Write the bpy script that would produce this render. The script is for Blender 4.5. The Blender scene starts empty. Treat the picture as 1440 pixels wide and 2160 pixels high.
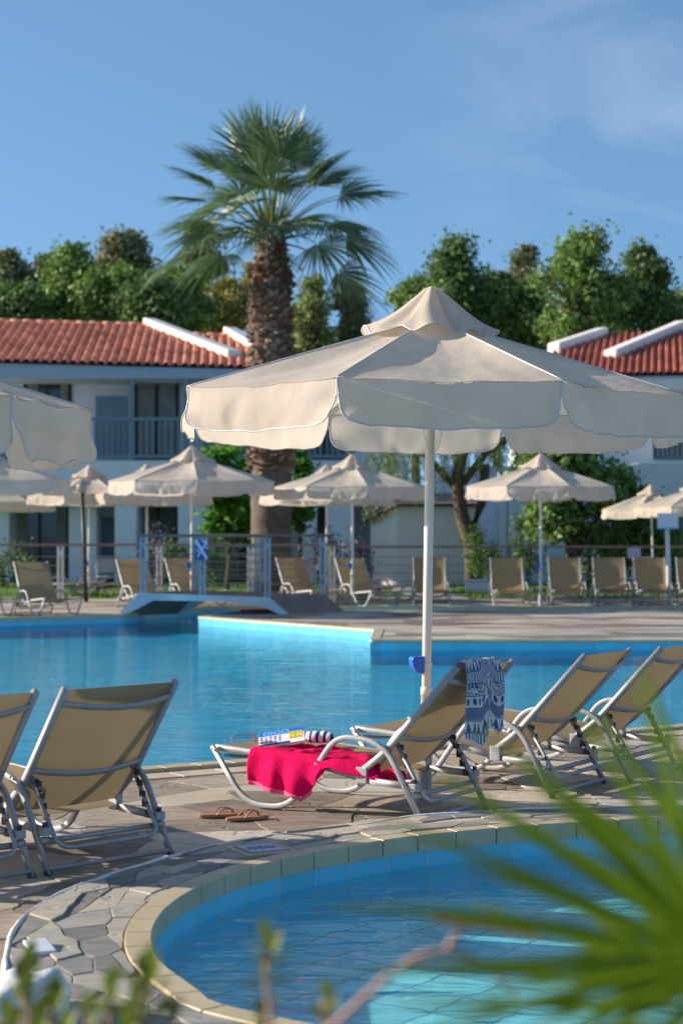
import bpy, bmesh, math, random
from mathutils import Vector, Matrix, noise as mnoise
R=math.radians; PI=math.pi
scene=bpy.context.scene
COL=scene.collection
# ---------------------------------------------------------------- camera
F=3900.0; HZ=1109.0; EYE=1.61        # focal length and horizon in photo pixels, eye height in metres
cd=bpy.data.cameras.new('camera'); cam=bpy.data.objects.new('camera',cd); COL.objects.link(cam)
cam.location=(0,0,EYE); cam.rotation_euler=(R(90),0,0)
cd.sensor_fit='VERTICAL'; cd.sensor_height=36; cd.lens=F/2160*36; cd.shift_y=(HZ-1080)/2160
cd.clip_start=.05; cd.clip_end=2000
cd.dof.use_dof=True; cd.dof.focus_distance=10.2; cd.dof.aperture_fstop=3.0
scene.camera=cam
# ---------------------------------------------------------------- sky and sun
SUN_AZ=R(99); SUN_EL=R(20)          # azimuth left of "towards the camera"
sdir=Vector((-math.sin(SUN_AZ)*math.cos(SUN_EL), -math.cos(SUN_AZ)*math.cos(SUN_EL), math.sin(SUN_EL)))
w=bpy.data.worlds.new('World'); scene.world=w; w.use_nodes=True
nt=w.node_tree; nt.nodes.clear()
out=nt.nodes.new('ShaderNodeOutputWorld'); bg=nt.nodes.new('ShaderNodeBackground')
sky=nt.nodes.new('ShaderNodeTexSky'); sky.sky_type='NISHITA'; sky.sun_disc=False
sky.sun_elevation=SUN_EL; sky.sun_rotation=math.atan2(sdir.x,sdir.y)
sky.altitude=0; sky.air_density=1.0; sky.dust_density=.3; sky.ozone_density=3.0
tc=nt.nodes.new('ShaderNodeTexCoord'); va=nt.nodes.new('ShaderNodeVectorMath'); va.operation='ADD'
va.inputs[1].default_value=(0,0,.22)
nt.links.new(tc.outputs['Generated'],va.inputs[0]); nt.links.new(va.outputs[0],sky.inputs['Vector'])
mp=nt.nodes.new('ShaderNodeMapping'); mp.inputs['Scale'].default_value=(3,3,7); mp.inputs['Location'].default_value=(.35,0,.4)
cn=nt.nodes.new('ShaderNodeTexNoise'); cn.inputs['Scale'].default_value=2.2; cn.inputs['Detail'].default_value=7; cn.inputs['Distortion'].default_value=.9
cr=nt.nodes.new('ShaderNodeMapRange'); cr.inputs[1].default_value=.50; cr.inputs[2].default_value=.85; cr.inputs[3].default_value=0; cr.inputs[4].default_value=.20
nt.links.new(tc.outputs['Generated'],mp.inputs[0]); nt.links.new(mp.outputs[0],cn.inputs['Vector']); nt.links.new(cn.outputs[0],cr.inputs[0])
sx=nt.nodes.new('ShaderNodeSeparateXYZ'); nt.links.new(tc.outputs['Generated'],sx.inputs[0])
cg=nt.nodes.new('ShaderNodeMapRange'); cg.inputs[1].default_value=.02; cg.inputs[2].default_value=.12
nt.links.new(sx.outputs[0],cg.inputs[0])
cm=nt.nodes.new('ShaderNodeMath'); cm.operation='MULTIPLY'; nt.links.new(cr.outputs[0],cm.inputs[0]); nt.links.new(cg.outputs[0],cm.inputs[1])
tint=nt.nodes.new('ShaderNodeMix'); tint.data_type='RGBA'; tint.blend_type='MULTIPLY'; tint.inputs[0].default_value=1
tint.inputs[7].default_value=(.86,.97,.94,1)
nt.links.new(sky.outputs[0],tint.inputs[6])
cx=nt.nodes.new('ShaderNodeMix'); cx.data_type='RGBA'; cx.inputs[7].default_value=(5.5,5.6,6.2,1)
nt.links.new(cm.outputs[0],cx.inputs[0]); nt.links.new(tint.outputs[2],cx.inputs[6])
nt.links.new(cx.outputs[2],bg.inputs[0]); bg.inputs[1].default_value=.138
nt.links.new(bg.outputs[0],out.inputs[0])
sl=bpy.data.lights.new('sun','SUN'); sl.energy=5.0; sl.angle=R(.5); sl.color=(1,.88,.72)
so=bpy.data.objects.new('sun',sl); COL.objects.link(so); so.rotation_euler=(-sdir).to_track_quat('-Z','Y').to_euler(); so.location=(-20,10,20)
vs=scene.view_settings; vs.view_transform='Standard'; vs.look='None'; vs.gamma=1; vs.use_curve_mapping=False
vs.exposure=.74
scene.render.engine='CYCLES'
scene.cycles.max_bounces=10; scene.cycles.transparent_max_bounces=12

# ---------------------------------------------------------------- helpers
def at(px,py,Y):   # photo pixel + distance -> world point
    return Vector(((px-720)*Y/F, Y, EYE-(py-HZ)*Y/F))
def gp(px,py,z=0.0):
    Y=(EYE-z)*F/(py-HZ); return Vector(((px-720)*Y/F,Y,z))
class MB:
    def __init__(s): s.v=[]; s.f=[]; s.uv=[]; s.m=[]
    def add(s,vs,fs,M=None,mi=0):
        b=len(s.v)
        for p in vs:
            p=Vector(p); s.v.append(M@p if M else p)
        for f in fs: s.f.append([b+i for i in f]); s.m.append(mi)
    def box(s,x0,x1,y0,y1,z0,z1,M=None,mi=0):
        if x0>x1:x0,x1=x1,x0
        if y0>y1:y0,y1=y1,y0
        if z0>z1:z0,z1=z1,z0
        vs=[(x0,y0,z0),(x1,y0,z0),(x1,y1,z0),(x0,y1,z0),(x0,y0,z1),(x1,y0,z1),(x1,y1,z1),(x0,y1,z1)]
        s.add(vs,[(0,3,2,1),(4,5,6,7),(0,1,5,4),(1,2,6,5),(2,3,7,6),(3,0,4,7)],M,mi)
    def tube(s,path,ra,rb=None,n=8,up=(0,0,1),closed=False,cap=True,taper=None,sq=1.0):
        P=[Vector(p) for p in path]; rb=rb or ra; N=len(P); b=len(s.v)
        up=Vector(up)
        for i,p in enumerate(P):
            if closed: d=P[(i+1)%N]-P[i-1]
            else: d=P[min(i+1,N-1)]-P[max(i-1,0)]
            d.normalize(); u=up
            if abs(d.dot(u))>.97: u=Vector((1,0,0)) if abs(d.x)<.9 else Vector((0,1,0))
            a=d.cross(u).normalized(); c=a.cross(d).normalized()
            k=taper(i/(N-1)) if taper else 1
            for j in range(n):
                t=2*PI*j/n
                ct,st=math.cos(t),math.sin(t)
                if sq<1: ct=math.copysign(abs(ct)**sq,ct); st=math.copysign(abs(st)**sq,st)
                s.v.append(p+a*(ct*ra*k)+c*(st*rb*k))
        for i in range(N if closed else N-1):
            for j in range(n):
                i2=(i+1)%N
                s.f.append([b+i*n+j,b+i*n+(j+1)%n,b+i2*n+(j+1)%n,b+i2*n+j]); s.m.append(0)
        if cap and not closed:
            s.f.append([b+j for j in range(n)][::-1]); s.f.append([b+(N-1)*n+j for j in range(n)]); s.m+=[0,0]
    def lathe(s,prof,n=20,c=(0,0,0)):
        b=len(s.v); c=Vector(c)
        for (r,z) in prof:
            for j in range(n): s.v.append(c+Vector((r*math.cos(2*PI*j/n),r*math.sin(2*PI*j/n),z)))
        for i in range(len(prof)-1):
            for j in range(n):
                s.f.append([b+i*n+j,b+i*n+(j+1)%n,b+(i+1)*n+(j+1)%n,b+(i+1)*n+j]); s.m.append(0)
    def grid(s,fn,nu,nv,uv=False):
        b=len(s.v)
        for i in range(nu+1):
            for j in range(nv+1):
                s.v.append(Vector(fn(i/nu,j/nv)))
                if uv: s.uv.append((i/nu,j/nv))
        for i in range(nu):
            for j in range(nv):
                a=b+i*(nv+1)+j; s.f.append([a,a+nv+1,a+nv+2,a+1]); s.m.append(0)
    def build(s,name,mat,parent=None,smooth=False,bevel=0,solid=0,kind=None,offset=0):
        me=bpy.data.meshes.new(name); me.from_pydata([tuple(p) for p in s.v],[],s.f)
        if s.uv and len(s.uv)==len(s.v):
            l=me.uv_layers.new(name='UVMap')
            for lp in me.loops: l.data[lp.index].uv=s.uv[lp.vertex_index]
        mats=mat if isinstance(mat,(list,tuple)) else [mat]
        for m in mats: me.materials.append(m)
        if len(mats)>1: me.polygons.foreach_set('material_index',s.m)
        if smooth: me.polygons.foreach_set('use_smooth',[True]*len(me.polygons))
        me.update()
        o=bpy.data.objects.new(name,me); COL.objects.link(o)
        if parent: o.parent=parent
        if solid:
            md=o.modifiers.new('solid','SOLIDIFY'); md.thickness=solid; md.offset=offset
        if bevel:
            md=o.modifiers.new('bevel','BEVEL'); md.width=bevel; md.segments=2; md.limit_method='ANGLE'
        if kind: o['kind']=kind
        return o
def empty(name,loc=(0,0,0),rz=0,label=None,cat=None,group=None):
    o=bpy.data.objects.new(name,None); COL.objects.link(o); o.location=loc; o.rotation_euler=(0,0,rz); o.empty_display_size=.2
    tag(o,label,cat,group); return o
def tag(o,label=None,cat=None,group=None,kind=None):
    if label:o['label']=label
    if cat:o['category']=cat
    if group:o['group']=group
    if kind:o['kind']=kind
    return o
def copy_tree(o,parent=None,label=None):
    kids=[c for c in bpy.data.objects if c.parent==o]
    c=o.copy(); COL.objects.link(c); c.parent=parent
    if label: c['label']=label
    for k in kids: copy_tree(k,c)
    return c
def fillet(P,rad,n=5,closed=False):
    P=[Vector(p) for p in P]; out=[]
    N=len(P)
    for i in range(N):
        if (i==0 or i==N-1) and not closed: out.append(P[i]); continue
        a,b,c=P[i-1],P[i],P[(i+1)%N]
        r=rad[i] if isinstance(rad,(list,tuple)) else rad
        d1=(a-b); d2=(c-b); l=min(r,d1.length*.48,d2.length*.48)
        s,e=b+d1.normalized()*l,b+d2.normalized()*l
        for k in range(n+1):
            t=k/n; out.append(s*(1-t)**2+b*2*t*(1-t)+e*t*t)
    return out
def catmull(P,n=8,closed=True):
    P=[Vector(p) for p in P]; N=len(P); out=[]
    for i in range(N if closed else N-1):
        if closed: p0,p1,p2,p3=P[i-1],P[i],P[(i+1)%N],P[(i+2)%N]
        else: p0,p1,p2,p3=P[max(i-1,0)],P[i],P[i+1],P[min(i+2,N-1)]
        for k in range(n):
            t=k/n
            out.append(.5*((2*p1)+(p2-p0)*t+(2*p0-5*p1+4*p2-p3)*t*t+(3*p1-p0-3*p2+p3)*t**3))
    if not closed: out.append(P[-1])
    return out
def inside(p,poly):
    c=False; n=len(poly); j=n-1
    for i in range(n):
        a,b=poly[i],poly[j]
        if (a[1]>p[1])!=(b[1]>p[1]) and p[0]<(b[0]-a[0])*(p[1]-a[1])/(b[1]-a[1])+a[0]: c=not c
        j=i
    return c
def resample(P,n):
    P=[Vector(p) for p in P]; L=[0]
    for i in range(1,len(P)): L.append(L[-1]+(P[i]-P[i-1]).length)
    out=[]; k=0
    for i in range(n):
        d=L[-1]*i/(n-1)
        while k<len(P)-2 and L[k+1]<d: k+=1
        t=(d-L[k])/max(1e-9,L[k+1]-L[k]); out.append(P[k].lerp(P[k+1],min(1,max(0,t))))
    return out
# ---------------------------------------------------------------- materials
def newmat(name):
    m=bpy.data.materials.new(name); m.use_nodes=True; n=m.node_tree; n.nodes.clear()
    o=n.nodes.new('ShaderNodeOutputMaterial'); return m,n,o
def N(n,t,**k):
    x=n.nodes.new(t)
    for a,b in k.items():
        if a.startswith('i_'):
            key=a[2:]; key=int(key) if key.isdigit() else key.replace('_',' ')
            x.inputs[key].default_value=b
        else: setattr(x,a,b)
    return x
def L(n,a,b): n.links.new(a,b)
def ramp(n,stops,interp='LINEAR'):
    r=n.nodes.new('ShaderNodeValToRGB'); e=r.color_ramp.elements; r.color_ramp.interpolation=interp
    while len(e)<len(stops): e.new(.5)
    for i,(p,c) in enumerate(stops):
        e[i].position=p; e[i].color=(c[0],c[1],c[2],1)
    return r
def simple(name,c,rough=.6,metal=0,var=.12,ns=6,bump=.0,bs=60,spec=.5,trans=0,coat=0,coords='Object'):
    m,n,o=newmat(name); b=N(n,'ShaderNodeBsdfPrincipled',i_Roughness=rough,i_Metallic=metal)
    b.inputs['Specular IOR Level'].default_value=spec; b.inputs['Coat Weight'].default_value=coat
    t=N(n,'ShaderNodeTexCoord'); x=N(n,'ShaderNodeTexNoise',i_Scale=ns,i_Detail=6,i_Roughness=.6); L(n,t.outputs[coords],x.inputs['Vector'])
    lo=[max(0,v*(1-var)) for v in c]; hi=[min(1,v*(1+var)) for v in c]
    r=ramp(n,[(.3,lo),(.7,hi)]); L(n,x.outputs[0],r.inputs[0]); L(n,r.outputs[0],b.inputs['Base Color'])
    rm=N(n,'ShaderNodeMapRange'); rm.inputs[3].default_value=max(0,rough-.08); rm.inputs[4].default_value=min(1,rough+.08)
    L(n,x.outputs[0],rm.inputs[0]); L(n,rm.outputs[0],b.inputs['Roughness'])
    if bump:
        y=N(n,'ShaderNodeTexNoise',i_Scale=bs,i_Detail=4); L(n,t.outputs[coords],y.inputs['Vector'])
        bp=N(n,'ShaderNodeBump',i_Strength=1.0,i_Distance=bump); L(n,y.outputs[0],bp.inputs['Height']); L(n,bp.outputs[0],b.inputs['Normal'])
    if trans:
        tr=N(n,'ShaderNodeBsdfTranslucent'); L(n,r.outputs[0],tr.inputs[0])
        mx=N(n,'ShaderNodeMixShader'); mx.inputs[0].default_value=trans; L(n,b.outputs[0],mx.inputs[1]); L(n,tr.outputs[0],mx.inputs[2]); L(n,mx.outputs[0],o.inputs[0])
    else: L(n,b.outputs[0],o.inputs[0])
    return m
def leafmat(name,stops,trans=.35,rough=.5,spec=.4):
    m,n,o=newmat(name); b=N(n,'ShaderNodeBsdfPrincipled',i_Roughness=rough); b.inputs['Specular IOR Level'].default_value=spec
    g=N(n,'ShaderNodeNewGeometry'); r=ramp(n,stops); tcl=N(n,'ShaderNodeTexCoord'); nl_=N(n,'ShaderNodeTexNoise',i_Scale=.9,i_Detail=3); L(n,tcl.outputs['Object'],nl_.inputs['Vector'])
    k1=N(n,'ShaderNodeMath',operation='MULTIPLY_ADD'); k1.inputs[1].default_value=1.3; k1.inputs[2].default_value=-.42; L(n,nl_.outputs[0],k1.inputs[0]); k2=N(n,'ShaderNodeMath',operation='MULTIPLY_ADD',use_clamp=True); k2.inputs[1].default_value=.62; L(n,g.outputs['Random Per Island'],k2.inputs[0]); L(n,k1.outputs[0],k2.inputs[2]); L(n,k2.outputs[0],r.inputs[0])
    L(n,r.outputs[0],b.inputs['Base Color']); tr=N(n,'ShaderNodeBsdfTranslucent'); L(n,r.outputs[0],tr.inputs[0])
    mx=N(n,'ShaderNodeMixShader'); mx.inputs[0].default_value=trans; L(n,b.outputs[0],mx.inputs[1]); L(n,tr.outputs[0],mx.inputs[2]); L(n,mx.outputs[0],o.inputs[0])
    return m
def stonemat(name,stops,bump=.012,rough=.75,ns=9,cell=0):
    m,n,o=newmat(name); b=N(n,'ShaderNodeBsdfPrincipled',i_Roughness=rough); b.inputs['Specular IOR Level'].default_value=.35
    g=N(n,'ShaderNodeNewGeometry'); r=ramp(n,stops); 
    t=N(n,'ShaderNodeTexCoord'); mpn=N(n,'ShaderNodeMapping'); mpn.inputs['Rotation'].default_value=(0,0,.3); mpn.inputs['Scale'].default_value=(.55,1.3,1)
    L(n,t.outputs['Object'],mpn.inputs[0])
    x=N(n,'ShaderNodeTexNoise',i_Scale=ns,i_Detail=8,i_Roughness=.65,i_Distortion=.6); L(n,mpn.outputs[0],x.inputs['Vector'])
    md=N(n,'ShaderNodeMath',operation='MULTIPLY_ADD'); md.inputs[1].default_value=.9; L(n,x.outputs[0],md.inputs[0])
    rr=N(n,'ShaderNodeMath',operation='MULTIPLY_ADD'); rr.inputs[1].default_value=.85; rr.inputs[2].default_value=-.38; 
    if cell:
        cv_=N(n,'ShaderNodeTexVoronoi',i_Scale=cell); L(n,mpn.outputs[0],cv_.inputs['Vector']); sc=N(n,'ShaderNodeSeparateColor'); L(n,cv_.outputs['Color'],sc.inputs[0]); L(n,sc.outputs[0],rr.inputs[0])
    else: L(n,g.outputs['Random Per Island'],rr.inputs[0])
    L(n,rr.outputs[0],md.inputs[2]); L(n,md.outputs[0],r.inputs[0])
    L(n,r.outputs[0],b.inputs['Base Color'])
    vz=N(n,'ShaderNodeTexVoronoi',feature='DISTANCE_TO_EDGE',i_Scale=2.2); 
    dn=N(n,'ShaderNodeTexNoise',i_Scale=4,i_Detail=5); L(n,mpn.outputs[0],dn.inputs['Vector'])
    ad=N(n,'ShaderNodeVectorMath',operation='MULTIPLY_ADD'); ad.inputs[1].default_value=(.5,.5,.5); L(n,dn.outputs['Color'],ad.inputs[0]); L(n,mpn.outputs[0],ad.inputs[2])
    L(n,ad.outputs[0],vz.inputs['Vector'])
    mr=N(n,'ShaderNodeMapRange'); mr.inputs[1].default_value=0; mr.inputs[2].default_value=.035; mr.inputs[3].default_value=-.5; mr.inputs[4].default_value=0; L(n,vz.outputs[0],mr.inputs[0])
    fine=N(n,'ShaderNodeTexNoise',i_Scale=38,i_Detail=6,i_Roughness=.7); L(n,mpn.outputs[0],fine.inputs['Vector'])
    st=N(n,'ShaderNodeTexNoise',i_Scale=3.2,i_Detail=9,i_Roughness=.62,i_Distortion=1.2); L(n,mpn.outputs[0],st.inputs['Vector'])
    ly=N(n,'ShaderNodeMath',operation='SNAP'); ly.inputs[1].default_value=.07; L(n,st.outputs[0],ly.inputs[0])
    s1=N(n,'ShaderNodeMath',operation='MULTIPLY_ADD'); s1.inputs[1].default_value=.22; L(n,fine.outputs[0],s1.inputs[0]); 
    s0=N(n,'ShaderNodeMath',operation='MULTIPLY_ADD'); s0.inputs[1].default_value=3.2; L(n,ly.outputs[0],s0.inputs[0]); L(n,mr.outputs[0],s0.inputs[2]); L(n,s0.outputs[0],s1.inputs[2])
    bp=N(n,'ShaderNodeBump',i_Strength=1.0,i_Distance=bump); L(n,s1.outputs[0],bp.inputs['Height']); L(n,bp.outputs[0],b.inputs['Normal'])
    L(n,b.outputs[0],o.inputs[0]); return m
def watermat(name,tint,s1,s2,d1,rough=.015,fmax=.98,stretch=(1,1,1)):
    m,n,o=newmat(name)
    t=N(n,'ShaderNodeTexCoord'); mpn=N(n,'ShaderNodeMapping'); mpn.inputs['Scale'].default_value=stretch; mpn.inputs['Rotation'].default_value=(0,0,.25); L(n,t.outputs['Object'],mpn.inputs[0])
    a=N(n,'ShaderNodeTexNoise',i_Scale=s1,i_Detail=3,i_Roughness=.5,i_Distortion=.8); b2=N(n,'ShaderNodeTexNoise',i_Scale=s2,i_Detail=3,i_Distortion=.4)
    L(n,mpn.outputs[0],a.inputs['Vector']); L(n,mpn.outputs[0],b2.inputs['Vector'])
    ma=N(n,'ShaderNodeMath',operation='MULTIPLY_ADD'); ma.inputs[1].default_value=.3; L(n,b2.outputs[0],ma.inputs[0]); L(n,a.outputs[0],ma.inputs[2])
    bp=N(n,'ShaderNodeBump',i_Strength=1.0,i_Distance=d1); L(n,ma.outputs[0],bp.inputs['Height'])
    ge=N(n,'ShaderNodeNewGeometry'); dt=N(n,'ShaderNodeVectorMath',operation='DOT_PRODUCT'); L(n,ge.outputs['Incoming'],dt.inputs[0]); L(n,bp.outputs[0],dt.inputs[1])
    ab=N(n,'ShaderNodeMath',operation='ABSOLUTE'); L(n,dt.outputs['Value'],ab.inputs[0]); om=N(n,'ShaderNodeMath',operation='SUBTRACT',use_clamp=True); om.inputs[0].default_value=1; L(n,ab.outputs[0],om.inputs[1])
    pw_=N(n,'ShaderNodeMath',operation='POWER'); pw_.inputs[1].default_value=5; L(n,om.outputs[0],pw_.inputs[0]); fr=N(n,'ShaderNodeMath',operation='MULTIPLY_ADD',use_clamp=True); fr.inputs[1].default_value=fmax; fr.inputs[2].default_value=.02; L(n,pw_.outputs[0],fr.inputs[0])
    gl=N(n,'ShaderNodeBsdfGlossy',i_Roughness=rough); L(n,bp.outputs[0],gl.inputs['Normal'])
    tr=N(n,'ShaderNodeBsdfTransparent'); tr.inputs[0].default_value=(*tint,1)
    mx=N(n,'ShaderNodeMixShader'); L(n,fr.outputs[0],mx.inputs[0]); L(n,tr.outputs[0],mx.inputs[1]); L(n,gl.outputs[0],mx.inputs[2]); L(n,mx.outputs[0],o.inputs[0])
    return m
def tilemat(name,c,mortar,size=.25,sy=None,msz=.02,rough=.25,rot=0,distort=0,coords='UV',var=.12):
    m,n,o=newmat(name); b=N(n,'ShaderNodeBsdfPrincipled',i_Roughness=rough)
    t=N(n,'ShaderNodeTexCoord'); mpn=N(n,'ShaderNodeMapping'); mpn.inputs['Rotation'].default_value=(0,0,rot)
    src=t.outputs[coords]
    if distort:
        dn=N(n,'ShaderNodeTexNoise',i_Scale=4.5,i_Detail=2); L(n,src,dn.inputs['Vector'])
        ad=N(n,'ShaderNodeVectorMath',operation='MULTIPLY_ADD'); ad.inputs[1].default_value=(distort,)*3; L(n,dn.outputs['Color'],ad.inputs[0]); L(n,src,ad.inputs[2]); src=ad.outputs[0]
    L(n,src,mpn.inputs[0])
    br=N(n,'ShaderNodeTexBrick',offset=0.0); br.inputs['Scale'].default_value=1
    br.inputs['Brick Width'].default_value=size; br.inputs['Row Height'].default_value=sy or size; br.inputs['Mortar Size'].default_value=msz*size; br.inputs['Mortar Smooth'].default_value=.1
    br.inputs['Color1'].default_value=(*[v*(1-var) for v in c],1); br.inputs['Color2'].default_value=(*[min(1,v*(1+var)) for v in c],1); br.inputs['Mortar'].default_value=(*mortar,1)
    L(n,mpn.outputs[0],br.inputs['Vector']); L(n,br.outputs[0],b.inputs['Base Color'])
    bp=N(n,'ShaderNodeBump',i_Strength=.6,i_Distance=.004,invert=True); L(n,br.outputs['Fac'],bp.inputs['Height']); L(n,bp.outputs[0],b.inputs['Normal'])
    L(n,b.outputs[0],o.inputs[0]); return m
M={}
M['deck']=stonemat('deck_stone',[(0,(.17,.14,.115)),(.3,(.32,.265,.21)),(.55,(.45,.375,.295)),(.8,(.53,.465,.38)),(1,(.41,.41,.40))],bump=.011)
M['strip']=stonemat('grey_flagstone',[(0,(.15,.145,.14)),(.3,(.26,.25,.235)),(.6,(.38,.36,.32)),(.85,(.50,.43,.33)),(1,(.52,.48,.41))],bump=.006)
M['grout']=simple('joint_mortar',(.27,.23,.19),.9,var=.35,ns=5,bump=.008,bs=30)
M['soil']=simple('soil',(.12,.10,.05),.95,var=.4,ns=1.5,bump=.03,bs=12)
M['coping']=simple('coping_ceramic',(.52,.43,.27),.4,var=.14,ns=3,bump=.001)
M['whitekerb']=simple('kerb_paint',(.78,.77,.75),.7,var=.12,ns=14,bump=.006,bs=25)
M['paletile']=simple('pale_tile',(.55,.45,.33),.5,var=.15,ns=3)
M['walltile']=tilemat('pool_wall_tile',(.11,.52,.70),(.35,.50,.52),.25,.12,.03)
M['walldeep']=tilemat('submerged_tile',(.01,.36,.60),(.05,.30,.45),.25,.12,.03)
M['poolfloor']=tilemat('pool_floor_tile',(.006,.50,.80),(.03,.56,.84),.5,coords='Object',msz=.03)
M['poolfloor2']=tilemat('basin_floor_tile',(.30,.80,.84),(.12,.45,.56),.27,coords='Object',msz=.028,rot=.62,distort=.09)
M['water']=watermat('pool_water',(.62,.96,.99),2.8,9,.0095,fmax=.68,stretch=(.5,1.5,1))
M['water2']=watermat('basin_water',(.80,.97,.99),2.2,6,.045,rough=.01,stretch=(.5,1.5,1))
M['alu']=simple('aluminium_frame',(.36,.36,.375),.5,metal=.35,var=.08,ns=20,bump=.0004,bs=300)
M['dark']=simple('dark_plastic',(.03,.03,.035),.5)
M['bluepl']=simple('blue_plastic',(.01,.12,.55),.35,var=.08)
M['pole']=simple('white_pole_paint',(.72,.70,.66),.35,var=.06,ns=10)
M['canvas']=simple('cream_canvas',(.75,.65,.55),.85,var=.10,ns=2.5,bump=.006,bs=11,trans=.44,spec=.2)
M['piping']=simple('canvas_piping',(.60,.62,.62),.7)
M['pipe_rib']=simple('rib_metal',(.55,.53,.5),.45,metal=.4)
M['sling']=simple('beige_sling_mesh',(.34,.255,.145),.65,var=.06,ns=4,bump=.0008,bs=380,trans=.14,spec=.3)
M['wood']=simple('brown_decking',(.25,.165,.13),.7,var=.25,ns=5)
M['steelblue']=simple('painted_steel_post',(.36,.43,.49),.4,metal=.3,var=.1)
M['rod']=simple('rail_rod',(.40,.33,.26),.4,metal=.5)
M['bridgeside']=simple('bridge_side_paint',(.60,.66,.70),.5,var=.15,ns=3)
M['whitewall']=simple('white_render',(.82,.84,.87),.9,var=.09,ns=1.2,bump=.004,bs=15)
M['whitewarm']=simple('white_plaster',(.78,.75,.70),.9,var=.06,ns=1.2,bump=.004,bs=15)
M['fascia']=simple('grey_fascia_paint',(.46,.52,.58),.8,var=.06)
M['bluegrey']=simple('blue_grey_woodwork',(.20,.27,.32),.6,var=.1)
M['darkglass']=simple('dark_glass',(.03,.04,.045),.08,var=.3,ns=1,spec=.8)
M['curtain']=simple('net_curtain',(.30,.30,.27),.8,var=.25,ns=3)
M['brownframe']=simple('dark_brown_frame',(.03,.018,.012),.5)
M['trunk']=simple('tree_bark',(.12,.085,.06),.95,var=.4,ns=8,bump=.03,bs=12)
M['palmbark']=simple('palm_bark',(.125,.095,.08),.95,var=.3,ns=6,bump=.02,bs=14)
M['grasssoil']=simple('lawn_soil',(.07,.14,.025),.95,var=.35,ns=1.5,bump=.03,bs=20)
M['path']=simple('path_concrete',(.33,.31,.30),.85,var=.12,ns=2)
M['stub']=leafmat('palm_boot',[(0,(.05,.028,.018)),(.45,(.17,.09,.055)),(.75,(.29,.19,.13)),(1,(.42,.34,.28))],trans=0,rough=.8)
M['frond']=leafmat('palm_frond',[(0,(.045,.095,.035)),(.5,(.10,.17,.065)),(1,(.24,.31,.16))],trans=.28,rough=.38,spec=.6)
M['petiole']=simple('palm_petiole',(.16,.20,.05),.45,var=.2)
def green(nm,c,tr=.35):
    return leafmat(nm,[(0,[v*.45 for v in c]),(.5,c),(1,[min(1,v*1.75) for v in c])],trans=tr)
M['lf_olive']=green('eucalyptus_leaf',(.20,.215,.10))
M['lf_green']=green('broad_leaf',(.155,.25,.06))
M['lf_dark']=green('dark_leaf',(.105,.18,.05))
M['lf_yellow']=green('yellow_leaf',(.30,.29,.075))
M['lf_bright']=green('bright_leaf',(.10,.26,.03),.5)
M['lf_pine']=green('light_green_needle',(.22,.28,.09))
M['lf_willow']=green('willow_leaf',(.14,.19,.06))
M['lavender']=leafmat('lavender_flower',[(0,(.06,.09,.05)),(.5,(.10,.10,.14)),(1,(.24,.20,.42))],trans=.2)
M['grass']=leafmat('grass_blade',[(0,(.06,.15,.02)),(1,(.20,.34,.05))],trans=.4)
M['fg_leaf']=leafmat('foreground_frond',[(0,(.10,.19,.006)),(.5,(.18,.28,.010)),(1,(.28,.36,.015))],trans=.45,rough=.4)
M['fg_dry']=simple('dry_stem',(.45,.28,.22),.8,var=.2)
M['fg_shrub']=leafmat('shrub_leaf',[(0,(.05,.09,.02)),(.6,(.12,.17,.03)),(1,(.30,.32,.05))],trans=.4)
M['red']=simple('magenta_terry',(.88,.006,.115),.95,var=.10,ns=9,bump=.006,bs=120,trans=.12,spec=.1)
M['pink']=simple('pink_hem',(.90,.10,.25),.9,trans=.1)

def roofmat(name,c):
    m,n,o=newmat(name); b=N(n,'ShaderNodeBsdfPrincipled',i_Roughness=.8)
    t=N(n,'ShaderNodeTexCoord'); sn=N(n,'ShaderNodeVectorMath',operation='SNAP'); sn.inputs[1].default_value=(.26,.36,50); L(n,t.outputs['Object'],sn.inputs[0])
    wn=N(n,'ShaderNodeTexWhiteNoise'); L(n,sn.outputs[0],wn.inputs[0])
    r=ramp(n,[(0,[v*.72 for v in c]),(.6,c),(1,[min(1,v*1.3) for v in c])]); L(n,wn.outputs[0],r.inputs[0])
    x=N(n,'ShaderNodeTexNoise',i_Scale=1.3,i_Detail=6); L(n,t.outputs['Object'],x.inputs['Vector'])
    r2=ramp(n,[(.35,(.6,.52,.48)),(.55,(1,1,1))]); L(n,x.outputs[0],r2.inputs[0])
    mx=N(n,'ShaderNodeMix',data_type='RGBA',blend_type='MULTIPLY'); mx.inputs[0].default_value=.7; L(n,r.outputs[0],mx.inputs[6]); L(n,r2.outputs[0],mx.inputs[7])
    L(n,mx.outputs[2],b.inputs['Base Color']); L(n,b.outputs[0],o.inputs[0]); return m
M['roof']=roofmat('terracotta_tile',(.86,.35,.21))
M['roof2']=roofmat('shaded_red_tile',(.52,.16,.10))  # darker roof tile, the weak grazing sunlight is put into its colour

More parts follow.
